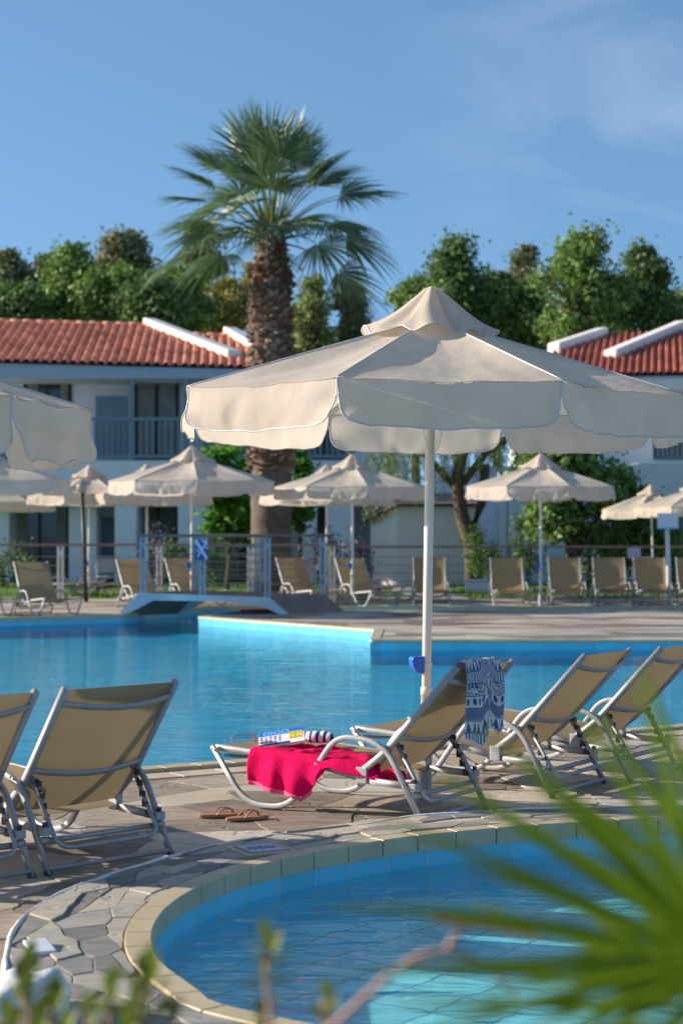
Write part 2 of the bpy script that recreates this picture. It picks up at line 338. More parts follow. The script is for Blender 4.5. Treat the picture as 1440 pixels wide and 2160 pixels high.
# ---------------------------------------------------------------- ground with holes
def fill(name,loops,z,mat,kind='structure'):
    bm=bmesh.new(); es=[]
    for lp in loops:
        vs=[bm.verts.new((p[0],p[1],z)) for p in lp]
        for i in range(len(vs)): es.append(bm.edges.new((vs[i],vs[(i+1)%len(vs)])))
    bmesh.ops.triangle_fill(bm,use_beauty=True,use_dissolve=False,edges=es)
    bm.normal_update()
    for f in bm.faces:
        if f.normal.z<0: f.normal_flip()
    me=bpy.data.meshes.new(name); bm.to_mesh(me); bm.free(); me.materials.append(mat)
    o=bpy.data.objects.new(name,me); COL.objects.link(o); o['kind']=kind; return o
SZ=.07   # height of the raised surround of the small pool
def sp(px,py): p=gp(px,py,SZ); return Vector((p.x,p.y,0))
cop=[sp(*q) for q in [(425,2135),(350,2090),(290,2045),(270,2018),(263,1990),(266,1965),(282,1935),(313,1905),(360,1876),(430,1846),(500,1824),(600,1801),(720,1779),(850,1759),(1030,1742),(1200,1730),(1440,1722)]]
cop+= [Vector(p) for p in [(2.9,9.6,0),(3.9,8.9,0),(4.4,7.6,0),(4.0,6.1,0),(3.0,5.2,0),(1.8,4.9,0),(.8,5.05,0),(.1,5.45,0)]]
COPO=catmull(cop,6)                       # outer edge of the coping, clockwise seen from above
def offset(P,d):
    n=len(P); o=[]
    for i in range(n):
        t=(P[(i+1)%n]-P[i-1]).normalized(); o.append(P[i]+Vector((t.y,-t.x,0))*d)
    return o
COPI=offset(COPO,.095)
wl=[sp(*q) for q in [(14,2120),(12,2060),(15,2000),(28,1960),(50,1932),(75,1912),(105,1893),(150,1872),(225,1845),(300,1822),(375,1801),(450,1783),(585,1758),(720,1740),(870,1721),(1020,1710),(1220,1702),(1440,1700)]]
WL=catmull([Vector((-.75,4.6,0)),Vector((-1.0,5.3,0))]+wl+[Vector((2.8,10.2,0)),Vector((3.9,9.9,0)),Vector((4.9,8.6,0))],5,closed=False)
SOUTH=4.2
pool=[(-15,8.6),(-9,8.3),(-6,9.2),(-4,10.4),(-2.1,11.66),(-1.365,12.1),(-.66,12.53),(.9,13.55),(2.47,14.6),(5,16.2),(9,18),(15,19),(15,36.3),(4,36.35),(-1.6,36.3),(-2.6,36.2),(-3.4,34.6),(-3.95,33.05),(-6,31.9),(-9,31.4),(-15,31.2)]
POOL=[Vector((a,b,0)) for a,b in pool]
island=[(-2.5,32.4),(.51,28.4),(.40,25.8),(13.5,25.8),(13.5,34.8),(1.5,34.85),(-1.2,34.8),(-2.0,34.3)]
ISL=[Vector((a,b,0)) for a,b in island]
deck=[(-17,SOUTH),(20,SOUTH),(20,40.5),(-17,40.5)]
fill('deck',[deck,COPI,POOL],-.008,M['grout'])
fill('ground',[[(-400,-60),(400,-60),(400,700),(-400,700)],deck],-.02,M['soil'])
fardeckmat=stonemat('far_deck_stone',[(0,(.14,.12,.10)),(.32,(.24,.20,.17)),(.48,(.46,.38,.31)),(.62,(.36,.34,.32)),(.8,(.58,.50,.42)),(1,(.50,.47,.43))],bump=.02,ns=2.2,cell=1.6)
def walls(mb,P,z0,z1):
    n=len(P); acc=0; b=len(mb.v)
    for i in range(n+1):
        p=P[i%n]
        if i: acc+=(P[i%n]-P[i-1]).length
        mb.v.append(Vector((p.x,p.y,z1))); mb.v.append(Vector((p.x,p.y,z0))); mb.uv.append((acc,0)); mb.uv.append((acc,z0-z1))
    for i in range(n): mb.f.append([b+2*i,b+2*i+1,b+2*i+3,b+2*i+2]); mb.m.append(0)
def band(name,P,d0,d1,z0,z1,mat,closed=True,seg=.25,gap=.006,kind='structure'):
    # row of coping tiles along the outline P, each a real slab with a joint
    n=len(P); Q=P+([P[0]] if closed else [])
    Lt=sum((Q[i+1]-Q[i]).length for i in range(len(Q)-1)); k=max(3,int(Lt/seg)); S=resample(Q,k*2+1)
    mb=MB()
    def off(i,d):
        a=S[max(0,i-1)] if not closed else S[(i-1)%(2*k)]; b=S[min(2*k,i+1)] if not closed else S[(i+1)%(2*k)]
        t=(b-a).normalized(); return S[i]+Vector((t.y,-t.x,0))*d
    for j in range(k):
        idx=[2*j,2*j+1,2*j+2]; A=[off(i,d0) for i in idx]; B=[off(i,d1) for i in idx]
        dA=(A[1]-A[0]).normalized()*gap/2; dB=(B[1]-B[0]).normalized()*gap/2
        A[0]=A[0]+dA; B[0]=B[0]+dB; A[2]=A[2]-dA; B[2]=B[2]-dB
        vs=[(p.x,p.y,z) for z in (z0,z1) for p in A+B]
        mb.add(vs,[(6,7,10,9),(7,8,11,10),(0,1,7,6),(1,2,8,7),(4,3,9,10),(5,4,10,11),(3,0,6,9),(2,5,11,8)])
    return mb.build(name,mat,kind=kind,bevel=.004)
# main pool
mb=MB(); walls(mb,POOL,-.16,-.015); walls(mb,ISL,-.16,-.015)
mb.build('pool_wall',M['walltile'],kind='structure')
mb=MB(); walls(mb,POOL,-.33,-.16); walls(mb,ISL,-.33,-.16); mb.build('pool_wall_below_water',M['walldeep'],kind='structure')
fill('pool_floor',[[(-15.2,8),(15.2,8),(15.2,36.6),(-15.2,36.6)]],-.33,M['poolfloor'])
fill('pool_water',[POOL,ISL],-.13,M['water'])
fill('island_deck',[offset(ISL,.0)],-.012,M['grout'])
fill('island_paving',[offset(ISL,-.145)],.012,fardeckmat)
fill('far_deck',[[(-17,36.6),(18,36.6),(18,40.5),(-17,40.5)]],.006,fardeckmat)
fill('left_deck',[[(-17,31.45),(-9.2,31.65),(-6.1,32.15),(-4.15,33.25),(-3.6,34.7),(-2.75,36.4),(-2.7,36.598),(-17,36.598)]],.006,fardeckmat)
band('pool_coping',POOL,.14,-.01,-.05,.03,M['coping'])
band('island_coping',ISL,.012,-.14,-.02,.02,M['coping'])
band('pale_tile_row',[Vector((a,b,0)) for a,b in pool[3:12]],.40,.16,-.02,.006,M['paletile'],closed=False,seg=.33)
# small pool
mb=MB(); walls(mb,COPI,-.23,SZ-.075)
mb.build('basin_wall',M['walltile'],kind='structure')
fill('basin_floor',[[(-1.6,4.0),(5,4.0),(5,10.3),(-1.6,10.3)]],-.23,M['poolfloor2'])
fill('basin_water',[COPI],-.085,M['water2'])
band('basin_coping',COPO,0,.10,SZ-.075,SZ+.006,M['coping'],seg=.24)
# raised surround: base, white painted edge, grey flagstones
nS=90
i0=max(range(len(COPO)),key=lambda i:-abs(COPO[i].x-.15)-abs(COPO[i].y-5.4)*1.0)
ring=COPO[i0:]+COPO[:i0]
i1=max(range(len(ring)),key=lambda i:ring[i].x)
B_=resample(ring[:i1+1],nS)
WF=resample(WL,900); A_=[]; last=0; idx=[]
for b_ in B_:
    k=min(range(last,min(900,last+60)),key=lambda q:(WF[q]-b_).length) if idx else min(range(0,300),key=lambda q:(WF[q]-b_).length)
    idx.append(k); last=k
for _ in range(12): idx=[idx[0]]+[(idx[i-1]+idx[i]*2+idx[i+1])/4 for i in range(1,nS-1)]+[idx[-1]]
for q in idx:
    i=min(898,int(q)); A_.append(WF[i].lerp(WF[i+1],q-i))
def sm(t,d,jit=0):
    # point of the strip: t along 0..1, d across 0 (white edge) .. 1 (coping)
    x=t*(nS-1); i=min(nS-2,int(x)); f=x-i
    return (A_[i].lerp(A_[i+1],f)).lerp(B_[i].lerp(B_[i+1],f),d)
mb=MB()
for i in range(nS): mb.v+= [Vector((A_[i].x,A_[i].y,-.02)),Vector((A_[i].x,A_[i].y,SZ-.009)),Vector((B_[i].x,B_[i].y,SZ-.009))]
for i in range(nS-1):
    a=3*i; mb.f+=[[a,a+1,a+4,a+3],[a+1,a+2,a+5,a+4]]; mb.m+=[0,0]
mb.build('surround_base',M['grout'],kind='structure')
mb=MB(); random.seed(4)
path=[]
for i in range(nS*2):
    t=i/(nS*2-1); p=sm(t,0); nz=mnoise.noise(Vector((i*.35,0,0)))
    path.append((p.x+nz*.006,p.y+nz*.01,SZ-.028+nz*.006))
mb.tube(path,.014,.032,n=8,taper=lambda t:1+.5*max(0,1-t*6)+.25*mnoise.noise(Vector((t*60,3,0))))
mb.build('white_kerb_edge',M['whitekerb'],kind='structure',smooth=True)
def clip(poly,a,b):
    # keep the side of poly nearer to a than b
    m=((a[0]+b[0])/2,(a[1]+b[1])/2); nx,ny=b[0]-a[0],b[1]-a[1]; out=[]
    for i in range(len(poly)):
        p,q=poly[i],poly[(i+1)%len(poly)]
        dp=(p[0]-m[0])*nx+(p[1]-m[1])*ny; dq=(q[0]-m[0])*nx+(q[1]-m[1])*ny
        if dp<=0: out.append(p)
        if (dp<0)!=(dq<0) and abs(dp-dq)>1e-9:
            t=dp/(dp-dq); out.append((p[0]+(q[0]-p[0])*t,p[1]+(q[1]-p[1])*t))
    return out
def cells(x0,x1,y0,y1,sx,sy,jit,rng,gap):
    nx=int((x1-x0)/sx)+1; ny=int((y1-y0)/sy)+1; S={}
    for i in range(-1,nx+1):
        for j in range(-1,ny+1):
            if rng.random()<.16: continue
            S[i,j]=(x0+(i+.5+rng.uniform(-jit,jit)+(.5 if j%2 else 0))*sx, y0+(j+.5+rng.uniform(-jit,jit))*sy)
    res=[]
    for (i,j),s in S.items():
        poly=[(s[0]-sx*2,s[1]-sy*2),(s[0]+sx*2,s[1]-sy*2),(s[0]+sx*2,s[1]+sy*2),(s[0]-sx*2,s[1]+sy*2)]
        for a in range(-4,5):
            for b in range(-4,5):
                if (a or b) and (i+a,j+b) in S:
                    poly=clip(poly,s,S[i+a,j+b])
                    if len(poly)<3: break
        for k,(fx,fv,sg) in enumerate([(0,x0,1),(0,x1,-1),(1,y0,1),(1,y1,-1)]):
            o=[]
            for q in range(len(poly)):
                p,r=poly[q],poly[(q+1)%len(poly)]; dp=(p[fx]-fv)*sg; dr=(r[fx]-fv)*sg
                if dp>=0:o.append(p)
                if (dp<0)!=(dr<0):
                    t=dp/(dp-dr); o.append((p[0]+(r[0]-p[0])*t,p[1]+(r[1]-p[1])*t))
            poly=o
            if len(poly)<3: break
        if len(poly)<3: continue
        res.append(poly)
    return res
def stones(polys,fn,top,name,mat,rng,gap=.011,rough=.014,zj=.004,seg=.05,wob=3.0):
    mb=MB()
    for poly in polys:
        pts=[Vector((*fn(*p),0)) for p in poly]
        A=sum(pts[i].x*pts[(i+1)%len(pts)].y-pts[(i+1)%len(pts)].x*pts[i].y for i in range(len(pts)))/2
        if A<0: pts.reverse()
        if abs(A)<.004: continue
        c=sum(pts,Vector())/len(pts); fine=[]
        for i in range(len(pts)):
            p,q=pts[i],pts[(i+1)%len(pts)]; k=max(1,int((q-p).length/seg))
            for t in range(k):
                v=p.lerp(q,t/k); nz=mnoise.noise(Vector((v.x*wob*2,v.y*wob*2,.7)))+.6*mnoise.noise(Vector((v.x*14,v.y*14,2)))
                nz2=mnoise.noise(Vector((v.x*wob*2+9,v.y*wob*2,.7)))
                d=(c-v); g=gap*(1+.9*abs(rng.gauss(0,.5))); fine.append(v+d.normalized()*g+Vector((nz,nz2,0))*rough)
        n=len(fine); z=top+rng.uniform(-zj,zj); tx,ty=rng.uniform(-.008,.008),rng.uniform(-.008,.008); b=len(mb.v)
        for v in fine: mb.v.append(Vector((v.x,v.y,top-.035)))
        for v in fine: mb.v.append(Vector((v.x,v.y,z-.003+(v.x-c.x)*tx+(v.y-c.y)*ty)))
        for v in fine:
            w_=v+(c-v).normalized()*.004; mb.v.append(Vector((w_.x,w_.y,z+(v.x-c.x)*tx+(v.y-c.y)*ty)))
        for r_ in range(2):
            for i in range(n): mb.f.append([b+r_*n+i,b+r_*n+(i+1)%n,b+(r_+1)*n+(i+1)%n,b+(r_+1)*n+i]); mb.m.append(0)
        mb.f.append([b+2*n+i for i in range(n)]); mb.m.append(0)
    return mb.build(name,mat,kind='structure')
rng=random.Random(11)
Ls=sum((sm((i+1)/60,.5)-sm(i/60,.5)).length for i in range(60))
pc=cells(0,Ls,0.03,.975,.30,.20,.48,rng,0)
stones(pc,lambda u,v:(lambda p:(p.x,p.y))(sm(min(1,max(0,u/Ls)),v)),SZ,'surround_flagstones',M['strip'],rng,gap=.0015,rough=.005,wob=9,zj=.006,seg=.04)
# flagstones of the deck between the two pools
pd=cells(-3.4,4.6,5.0,18.2,.66,.44,.48,rng,0); keep=[]
edge=[Vector((a,b,0)) for a,b in pool[2:12]]
edo=[]
for i,p in enumerate(edge):
    a=edge[max(0,i-1)]; b=edge[min(len(edge)-1,i+1)]; t=(b-a).normalized(); edo.append(p+Vector((t.y,-t.x,0))*.42)
def below(p):
    for i in range(len(edo)-1):
        a,b=edo[i],edo[i+1]
        if a.x<=p[0]<=b.x: return p[1]-(a.y+(b.y-a.y)*(p[0]-a.x)/(b.x-a.x))
    return 1
def cliphalf(poly,fn):
    o=[]
    for i in range(len(poly)):
        p,q=poly[i],poly[(i+1)%len(poly)]; dp,dq=fn(p),fn(q)
        if dp<=0:o.append(p)
        if (dp<0)!=(dq<0) and abs(dp-dq)>1e-9:
            t=dp/(dp-dq); o.append((p[0]+(q[0]-p[0])*t,p[1]+(q[1]-p[1])*t))
    return o
WLP=[(p.x,p.y) for p in A_]+[(5.2,4),(-.7,4)]
CP=[(p.x,p.y) for p in COPO]
for poly in pd:
    poly=cliphalf(poly,below)
    if len(poly)<3: continue
    if any(inside(p,CP) for p in poly): continue
    c=(sum(p[0] for p in poly)/len(poly),sum(p[1] for p in poly)/len(poly))
    if inside(c,WLP): continue
    keep.append(poly)
# real trimming of stones that would run under the surround
keep2=[]
for poly in keep:
    if sum(inside(p,WLP) for p in poly)>=len(poly)-1: continue
    keep2.append(poly)
stones(keep2,lambda u,v:(u,v),0.0,'deck_flagstones',M['deck'],rng,gap=.001,rough=.016,wob=6,zj=.004,seg=.04)
# ---------------------------------------------------------------- lawn, path
lawn=fill('lawn',[[(-24,40.5),(-.9,40.5),(1.6,41.5),(1.2,47),(-.5,51.6),(-24,51.6)],[(2.8,41.2),(20,41.2),(20,51.6),(2.0,51.6),(2.2,47)]],.0,M['grasssoil'])
fill('path',[[(-.9,40.45),(2.8,40.45),(2.8,41.2),(2.2,47),(2.0,51.6),(-.5,51.6),(1.2,47),(1.6,41.5)]],.004,M['path'])
mb=MB(); rng=random.Random(5)
for i in range(26000):
    x=rng.uniform(-13,8); y=40.6+10.5*rng.random()**1.4
    if -.9<x<2.9 : continue
    h=rng.uniform(.03,.09); a=rng.uniform(0,PI); dx,dy=math.cos(a)*.012,math.sin(a)*.012; lx,ly=rng.gauss(0,.02),rng.gauss(0,.02)
    mb.add([(x-dx,y-dy,0),(x+dx,y+dy,0),(x+lx,y+ly,h)],[(0,1,2)])
tag(mb.build('grass',M['grass']),'short bright green lawn grass behind the far loungers','grass',kind='stuff')
# ---------------------------------------------------------------- buildings
def roof_mesh(name,mat,parent,E,ux,vx,W_,Lv,inside_fn=None,tw=.26,tl=.36):
    # E: eave corner, ux/vx unit vectors along the eave / up the slope
    mb=MB(); nu=int(W_/tw)*6; courses=int(Lv/tl)
    nrm=ux.cross(vx).normalized()
    vsamp=[]
    for c in range(courses): vsamp+=[(c*tl,.030),(c*tl+tl*.98,.0)]
    def H(u): 
        a=(u/tw)%1
        return .075*math.sin(PI*a/.62)**.7 if a<.62 else -.035*math.sin(PI*(a-.62)/.38)
    idx={}
    for i in range(nu+1):
        for j,(v,h) in enumerate(vsamp):
            u=i*tw/6; idx[i,j]=len(mb.v); mb.v.append(Vector((u,v,H(u)+h)))
    for i in range(nu):
        for j in range(len(vsamp)-1):
            u,v=(i+.5)*tw/6,vsamp[j][0]
            if inside_fn and not inside_fn(u,v): continue
            mb.f.append([idx[i,j],idx[i+1,j],idx[i+1,j+1],idx[i,j+1]]); mb.m.append(0)
    o=mb.build(name,mat,parent)
    o.matrix_local=Matrix(((ux.x,vx.x,nrm.x,E.x),(ux.y,vx.y,nrm.y,E.y),(ux.z,vx.z,nrm.z,E.z),(0,0,0,1)))
    return o
def slab_between(mb,a,b,width,h0,h1,side):
    # wall running from a to b (roof-surface points), thickness along side, from h0 below to h1 above
    s=side*width; up=Vector((0,0,1))
    vs=[a-up*h0,b-up*h0,b-up*h0+s,a-up*h0+s,a+up*h1,b+up*h1,b+up*h1+s,a+up*h1+s]
    mb.add(vs,[(0,3,2,1),(4,5,6,7),(0,1,5,4),(1,2,6,5),(2,3,7,6),(3,0,4,7)])
# left building
BA=empty('apartment_building',(-9.3,52,0),0,'white two storey building with orange tiled roof, left behind the palm','building')
def BL(p): return Vector(p)-Vector((-9.3,52,0))
ux=Vector((.995,.07,-.018)).normalized(); vh=Vector((-.09,.995,0)); 
vx=(vh*math.cos(R(14.6))+Vector((0,0,math.sin(R(14.6)))) ); vx=(vx-ux*vx.dot(ux)).normalized()
E=Vector((-13.6,51.7,6.30))
def onroof(px,py):
    # intersect the view ray with the roof plane
    n=ux.cross(vx); d=at(px,py,1)-Vector((0,0,EYE)); o=Vector((0,0,EYE)); t=(E-o).dot(n)/d.dot(n); P=o+d*t
    return P,(P-E).dot(ux),(P-E).dot(vx)
P1,u1,v1=onroof(300,688); P2,u2,v2=onroof(480,757)
P3,u3,v3=onroof(405,709)
ridge=v1
def f1(u,v):
    return v<ridge and (u<u1 or v<v2 or u<u2-(v-v2)/(v1-v2)*(u2-u1)) 
def f2(u,v): return v<v3 and u>u2-(v-v2)/(v1-v2)*(u2-u1) and v>=v2
roof_mesh('roof',M['roof'],BA,BL(E),ux,vx,11.6,ridge+.3,f1)
roof_mesh('roof',M['roof'],BA,BL(E),ux,vx,12.0,v3+.3,f2)
mb=MB()
for k in range(int(u1/.42)+1):   # ridge tiles
    c=BL(E+ux*(k*.42+.1)+vx*(ridge+.05)); 
    mb.tube([c,c+ux*.40],.13,.11,n=8,taper=lambda t:1+.18*t)
mb.build('ridge_tiles',M['roof'],BA,smooth=True)
mb=MB()
for k in range(int((12-u3)/.42)):
    c=BL(E+ux*(u3+k*.42)+vx*(v3+.05)); mb.tube([c,c+ux*.40],.13,.11,n=8,taper=lambda t:1+.18*t)
mb.build('ridge_tiles',M['roof'],BA,smooth=True)
sd=Vector((.75,.66,0))
mb=MB(); slab_between(mb,BL(P1)+vx*.2,BL(P2),.55,.5,.26,sd); mb.build('party_wall',M['whitewarm'],BA,bevel=.06)
P4,_,_=onroof(470,705); P5,_,_=onroof(545,748)
mb=MB(); slab_between(mb,BL(P4),BL(P5),.55,.5,.26,sd); mb.build('party_wall',M['whitewarm'],BA,bevel=.06)
def underlay(parent,E_,ux,vx,W_,L_,name='roof_boarding'):
    n_=ux.cross(vx).normalized(); a=E_-n_*.07; mb=MB()
    q=[a,a+ux*W_,a+ux*W_+vx*L_,a+vx*L_]; mb.add(q+[p-n_*.06 for p in q],[(0,1,2,3),(7,6,5,4),(0,4,5,1),(1,5,6,2),(2,6,7,3),(3,7,4,0)]); return mb.build(name,M['fascia'],parent)
underlay(BA,BL(E),ux,vx,u2,v3); underlay(BA,BL(E)+vx*v3,ux,vx,u1,ridge-v3); underlay(BA,BL(E)+ux*u2,ux,vx,12-u2,v3)
mb=MB()   # fascia under the eave
a=BL(E)+Vector((0,.06,-.10)); b=a+ux*12; mb.add([a,b,b+Vector((0,.25,0)),a+Vector((0,.25,0)),a-Vector((0,0,.36)),b-Vector((0,0,.36)),b+Vector((0,.25,-.36)),a+Vector((0,.25,-.36))],[(0,1,2,3),(4,7,6,5),(0,4,5,1),(1,5,6,2),(2,6,7,3),(3,7,4,0)])
mb.build('fascia',M['fascia'],BA)
X0=-14; X1=1.9
def bx(name,mat,x0,x1,y0,y1,z0,z1,parent=None,bev=0):
    mb=MB(); mb.box(x0+9.3,x1+9.3,y0-52,y1-52,z0,z1); return mb.build(name,mat,parent or BA,bevel=bev)
XP=lambda px,Y=52: (px-720)*Y/F
ZP=lambda py,Y=52: EYE-(py-HZ)*Y/F
bx('wall',M['whitewall'],X0,X1,54.2,60.2,0,5.85)                       # rear mass
bx('soffit',M['fascia'],X0,X1,52.05,54.2,5.76,5.84)
bx('balcony_slab',M['whitewall'],X0,X1,52.0,54.2,ZP(1068),ZP(972),bev=.01)
mb=MB(); y=54.19
def wpane(x0,x1,z0,z1,curt=False,Y=54.2,fr=.09):
    f=MB()
    xs=(x0,x1); 
    for (a,b,c,d) in [(x0,x0+fr,z0,z1),(x1-fr,x1,z0,z1),(x0+fr,x1-fr,z0,z0+fr),(x0+fr,x1-fr,z1-fr,z1),((x0+x1)/2-fr/2,(x0+x1)/2+fr/2,z0+fr,z1-fr)]:
        f.box(a+9.3,b+9.3,Y-52-.06,Y-52-.004,c,d)
    w_=f.build('window',M['brownframe'],BA)
    g=MB(); g.box(x0+fr+9.3,x1-fr+9.3,Y-52-.03,Y-52-.006,z0+fr,z1-fr); g.build('pane',M['curtain'] if curt else M['darkglass'],w_)
    if not curt:
        c_=MB(); xa,xb=x0+fr+.02,x0+(x1-x0)*.30; k_=14
        for side in (0,1):
            xa,xb=(x0+fr+.02,x0+(x1-x0)*.30) if side==0 else (x1-(x1-x0)*.22,x1-fr-.02)
            c_.grid(lambda a,b:Vector((xa+(xb-xa)*a+9.3,Y-52-.042+.010*math.sin(a*30),z0+fr+(z1-z0-2*fr)*b)),24,2)
        c_.build('curtain',M['curtain'],w_)
up0,up1=ZP(972,54)+.05,ZP(800,54)
wpane(XP(-60,54.2),XP(20,54.2),up0,up1); wpane(XP(50,54.2),XP(152,54.2),up0,up1)
wpane(XP(284,54.2),XP(378,54.2),up0,up1,True); wpane(XP(430,54.2),XP(520,54.2),up0,up1); wpane(XP(640,54.2),XP(730,54.2),up0,up1)
bx('balcony_door',M['bluegrey'],XP(203,53.6),XP(270,53.6),53.5,53.6,up0,ZP(836,53.6))
for px in (274,388,590,740,-20): bx('column',M['bluegrey'],XP(px),XP(px+9),52.02,52.15,ZP(966),5.76)
def railing(x0,x1,parent,ox=9.3,oy=52,y=52.05,z0=ZP(966),z1=ZP(880),mat='bluegrey',sp_=.16):
    mb=MB(); mb.box(x0+ox,x1+ox,y-oy-.04,y-oy+.04,z1-.09,z1); mb.box(x0+ox,x1+ox,y-oy-.03,y-oy+.03,z0,z0+.09)
    n=int((x1-x0)/sp_)
    for k in range(n+1):
        x=x0+k*(x1-x0)/n; mb.box(x+ox-.025,x+ox+.025,y-oy-.02,y-oy+.02,z0+.09,z1-.09)
    return mb.build('balcony_railing',M[mat],parent)
railing(XP(-20),XP(274),BA); railing(XP(283),XP(388),BA); railing(XP(397),XP(590),BA); railing(XP(600),XP(740),BA)
# ground floor
bx('wall',M['whitewall'],XP(148,53),XP(205,53),52.8,54.2,0,ZP(1068)); bx('wall',M['whitewall'],XP(-200,53),XP(22,53),52.8,54.2,0,ZP(1068))
bx('pillar',M['whitewall'],XP(245),XP(290),51.7,54.2,0,ZP(1068)+.01,bev=.01); bx('pillar',M['whitewall'],XP(376),XP(440),51.9,54.2,0,ZP(1068)+.01,bev=.01)
bx('pillar',M['whitewall'],XP(630),XP(668),51.9,54.2,0,ZP(1068)+.01,bev=.01); bx('pillar',M['whitewall'],XP(690),XP(742),51.9,54.2,0,ZP(1068)+.01,bev=.01)
wpane(XP(22,54.2),XP(148,54.2),0.03,2.35); wpane(XP(292,54.2),XP(378,54.2),0.03,2.35,True); wpane(XP(480,54.2),XP(560,54.2),.03,2.3)
d_=bx('entrance_door',M['bluegrey'],XP(202,54.1),XP(244,54.1),54.05,54.19,0.02,ZP(1092,54.1))
mb=MB(); mb.box(XP(238,54)+9.3,XP(240,54)+9.3,54-52,54.06-52,.95,1.1); mb.build('handle',M['alu'],d_)
# right building
BR=empty('apartment_building',(12,53,0),0,'white two storey building with red tiled roof darkened for grazing sun, at the right edge','building')
def BLr(p): return Vector(p)-Vector((12,53,0))
def bxr(name,mat,x0,x1,y0,y1,z0,z1,bev=0,parent=None):
    mb=MB(); mb.box(x0-12,x1-12,y0-53,y1-53,z0,z1); return mb.build(name,mat,parent or BR,bevel=bev)
ux=Vector((.985,-.17,0)).normalized(); vh=Vector((.17,.985,0)).normalized(); vx=(vh*math.cos(R(15.5))+Vector((0,0,math.sin(R(15.5)))))
E=Vector((5.2,55.3,ZP(786,54))); 
Pa,ua,va_=onroof(1180,742); Pb,ub,vb_=onroof(1283,708); Pc,uc,vc_=onroof(1300,757); Pd,ud,vd_=onroof(1450,693)
rl=max(vb_,vd_)
roof_mesh('roof',M['roof2'],BR,BLr(E),ux,vx,16,rl+.5,lambda u,v: (v<vb_+.1 and u>ua+(v-va_)/(vb_-va_)*(ub-ua)) if not (u>uc+(v-vc_)/(vd_-vc_)*(ud-uc)) else v<vd_,tw=.22,tl=.33)
sd=Vector((-.75,.66,0))
for (p,q) in ((Pa,Pb),(Pc,Pd)):
    mb=MB(); slab_between(mb,BLr(p),BLr(q),.5,.5,.30,sd); mb.build('party_wall',M['whitewarm'],BR,bevel=.06)
mb=MB(); a=BLr(E)+Vector((0,.06,-.10)); b=a+ux*16; q=Vector((0,.25,0)); d=Vector((0,0,.34)); mb.add([a,b,b+q,a+q,a-d,b-d,b+q-d,a+q-d],[(0,1,2,3),(4,7,6,5),(0,4,5,1),(1,5,6,2),(2,6,7,3),(3,7,4,0)])
mb.build('fascia',M['whitewarm'],BR); underlay(BR,BLr(E)+ux*ua,ux,vx,16-ua,min(vb_,vd_))
bxr('wall',M['whitewall'],5.6,20,55.8,62,0,5.85); bxr('balcony_slab',M['whitewarm'],8.5,20,53,55.8,ZP(1050,53),ZP(976,53),bev=.01)
mb=MB(); x0,x1,z0,z1=XP(1375,53)-12,8,ZP(970,53),ZP(925,53)
mb.box(x0,x1,-.03,.05,z1+.0,z1+.1); mb.box(x0,x1,-.02,.04,z0,z0+.08)
for k in range(60): mb.box(x0+k*.14,x0+k*.14+.05,-.01,.03,z0+.08,z1)
mb.build('balcony_railing',M['bluegrey'],BR)
for (x,s) in ((8.6,1),(12.2,1)):
    bxr('pillar',M['whitewall'],x,x+.35,53.1,53.5,0,ZP(1050,53))
for (a,b,z0,z1) in ((6.3,7.6,.05,2.2),(9.2,11,.05,2.2),(9.4,11.2,3.6,5.2),(6.4,7.6,3.5,5.0)):
    f=MB()
    for (p,q,c,d) in [(a,a+.09,z0,z1),(b-.09,b,z0,z1),(a+.09,b-.09,z0,z0+.09),(a+.09,b-.09,z1-.09,z1),((a+b)/2-.04,(a+b)/2+.04,z0+.09,z1-.09)]: f.box(p-12,q-12,55.74-53,55.796-53,c,d)
    w_=f.build('window',M['brownframe'],BR); g=MB(); g.box(a+.09-12,b-.09-12,55.77-53,55.794-53,z0+.09,z1-.09); g.build('pane',M['darkglass'],w_)
# white outbuilding behind the willow
HB=empty('garden_hut',at(885,1180,50)*1.0,0,'low white outbuilding with a thin brown roof edge behind the willow','hut'); HB.location.z=0
hx=HB.location.x
mb=MB(); a0,a1,am=XP(782,50)-hx,XP(1012,50)-hx,XP(836,50)-hx
zt=ZP(1068,50)
mb.add([(am,0,0),(a1,0,0),(a1,0,zt),(am,0,zt),(am-.5,3.2,0),(a1,3.2,0),(a1,3.2,zt+.3),(am-.5,3.2,zt+.3),(a0,.55,0),(a0,.55,zt-.35)],[(0,1,2,3),(8,0,3,9),(1,5,6,2),(3,2,6,7),(9,3,7),(4,8,9,7),(5,4,7,6)])
mb.build('wall',M['whitewarm'],HB)
mb=MB(); mb.tube([(a0-.12,.4,zt-.42),(am,-.12,zt+.04),(a1+.1,-.12,zt+.04)],.07,.05,n=6); mb.tube([(a0-.12,.4,zt-.42),(am-.5,3.3,zt+.34),(a1,3.3,zt+.34)],.07,.05,n=6)
mb.build('roof_edge',M['brownframe'],HB)
mb=MB(); mb.add([(a0-.2,.3,zt-.40),(am,-.15,zt+.05),(a1+.1,-.15,zt+.05),(a1+.1,3.3,zt+.40),(am-.5,3.3,zt+.40)],[(0,1,4),(1,2,3,4)]); mb.build('roof',M['wood'],HB,solid=.04)
# wall and pillars between the hut and the right building
PW=empty('garden_wall',(5,51,0),0,'white rendered wall with two square pillars behind the broad green tree','wall')
for (a,b,y0,y1,h) in ((1048,1062,50.6,51,3.1),(1068,1095,50.6,51.1,3.1)):
    mb=MB(); mb.box(XP(a,51)-5,XP(b,51)-5,y0-51,y1-51,0,h); mb.build('pillar',M['whitewall'],PW,bevel=.01)
mb=MB(); mb.box(XP(1095,51)-5,XP(1240,51)-5,.3,.5,0,1.95); mb.build('wall_panel',M['whitewall'],PW,bevel=.01)
mb=MB(); mb.box(XP(900,56)-5,XP(1290,56)-5,4.6,4.9,0,3.4); mb.build('wall_panel',M['whitewall'],PW,bevel=.01)

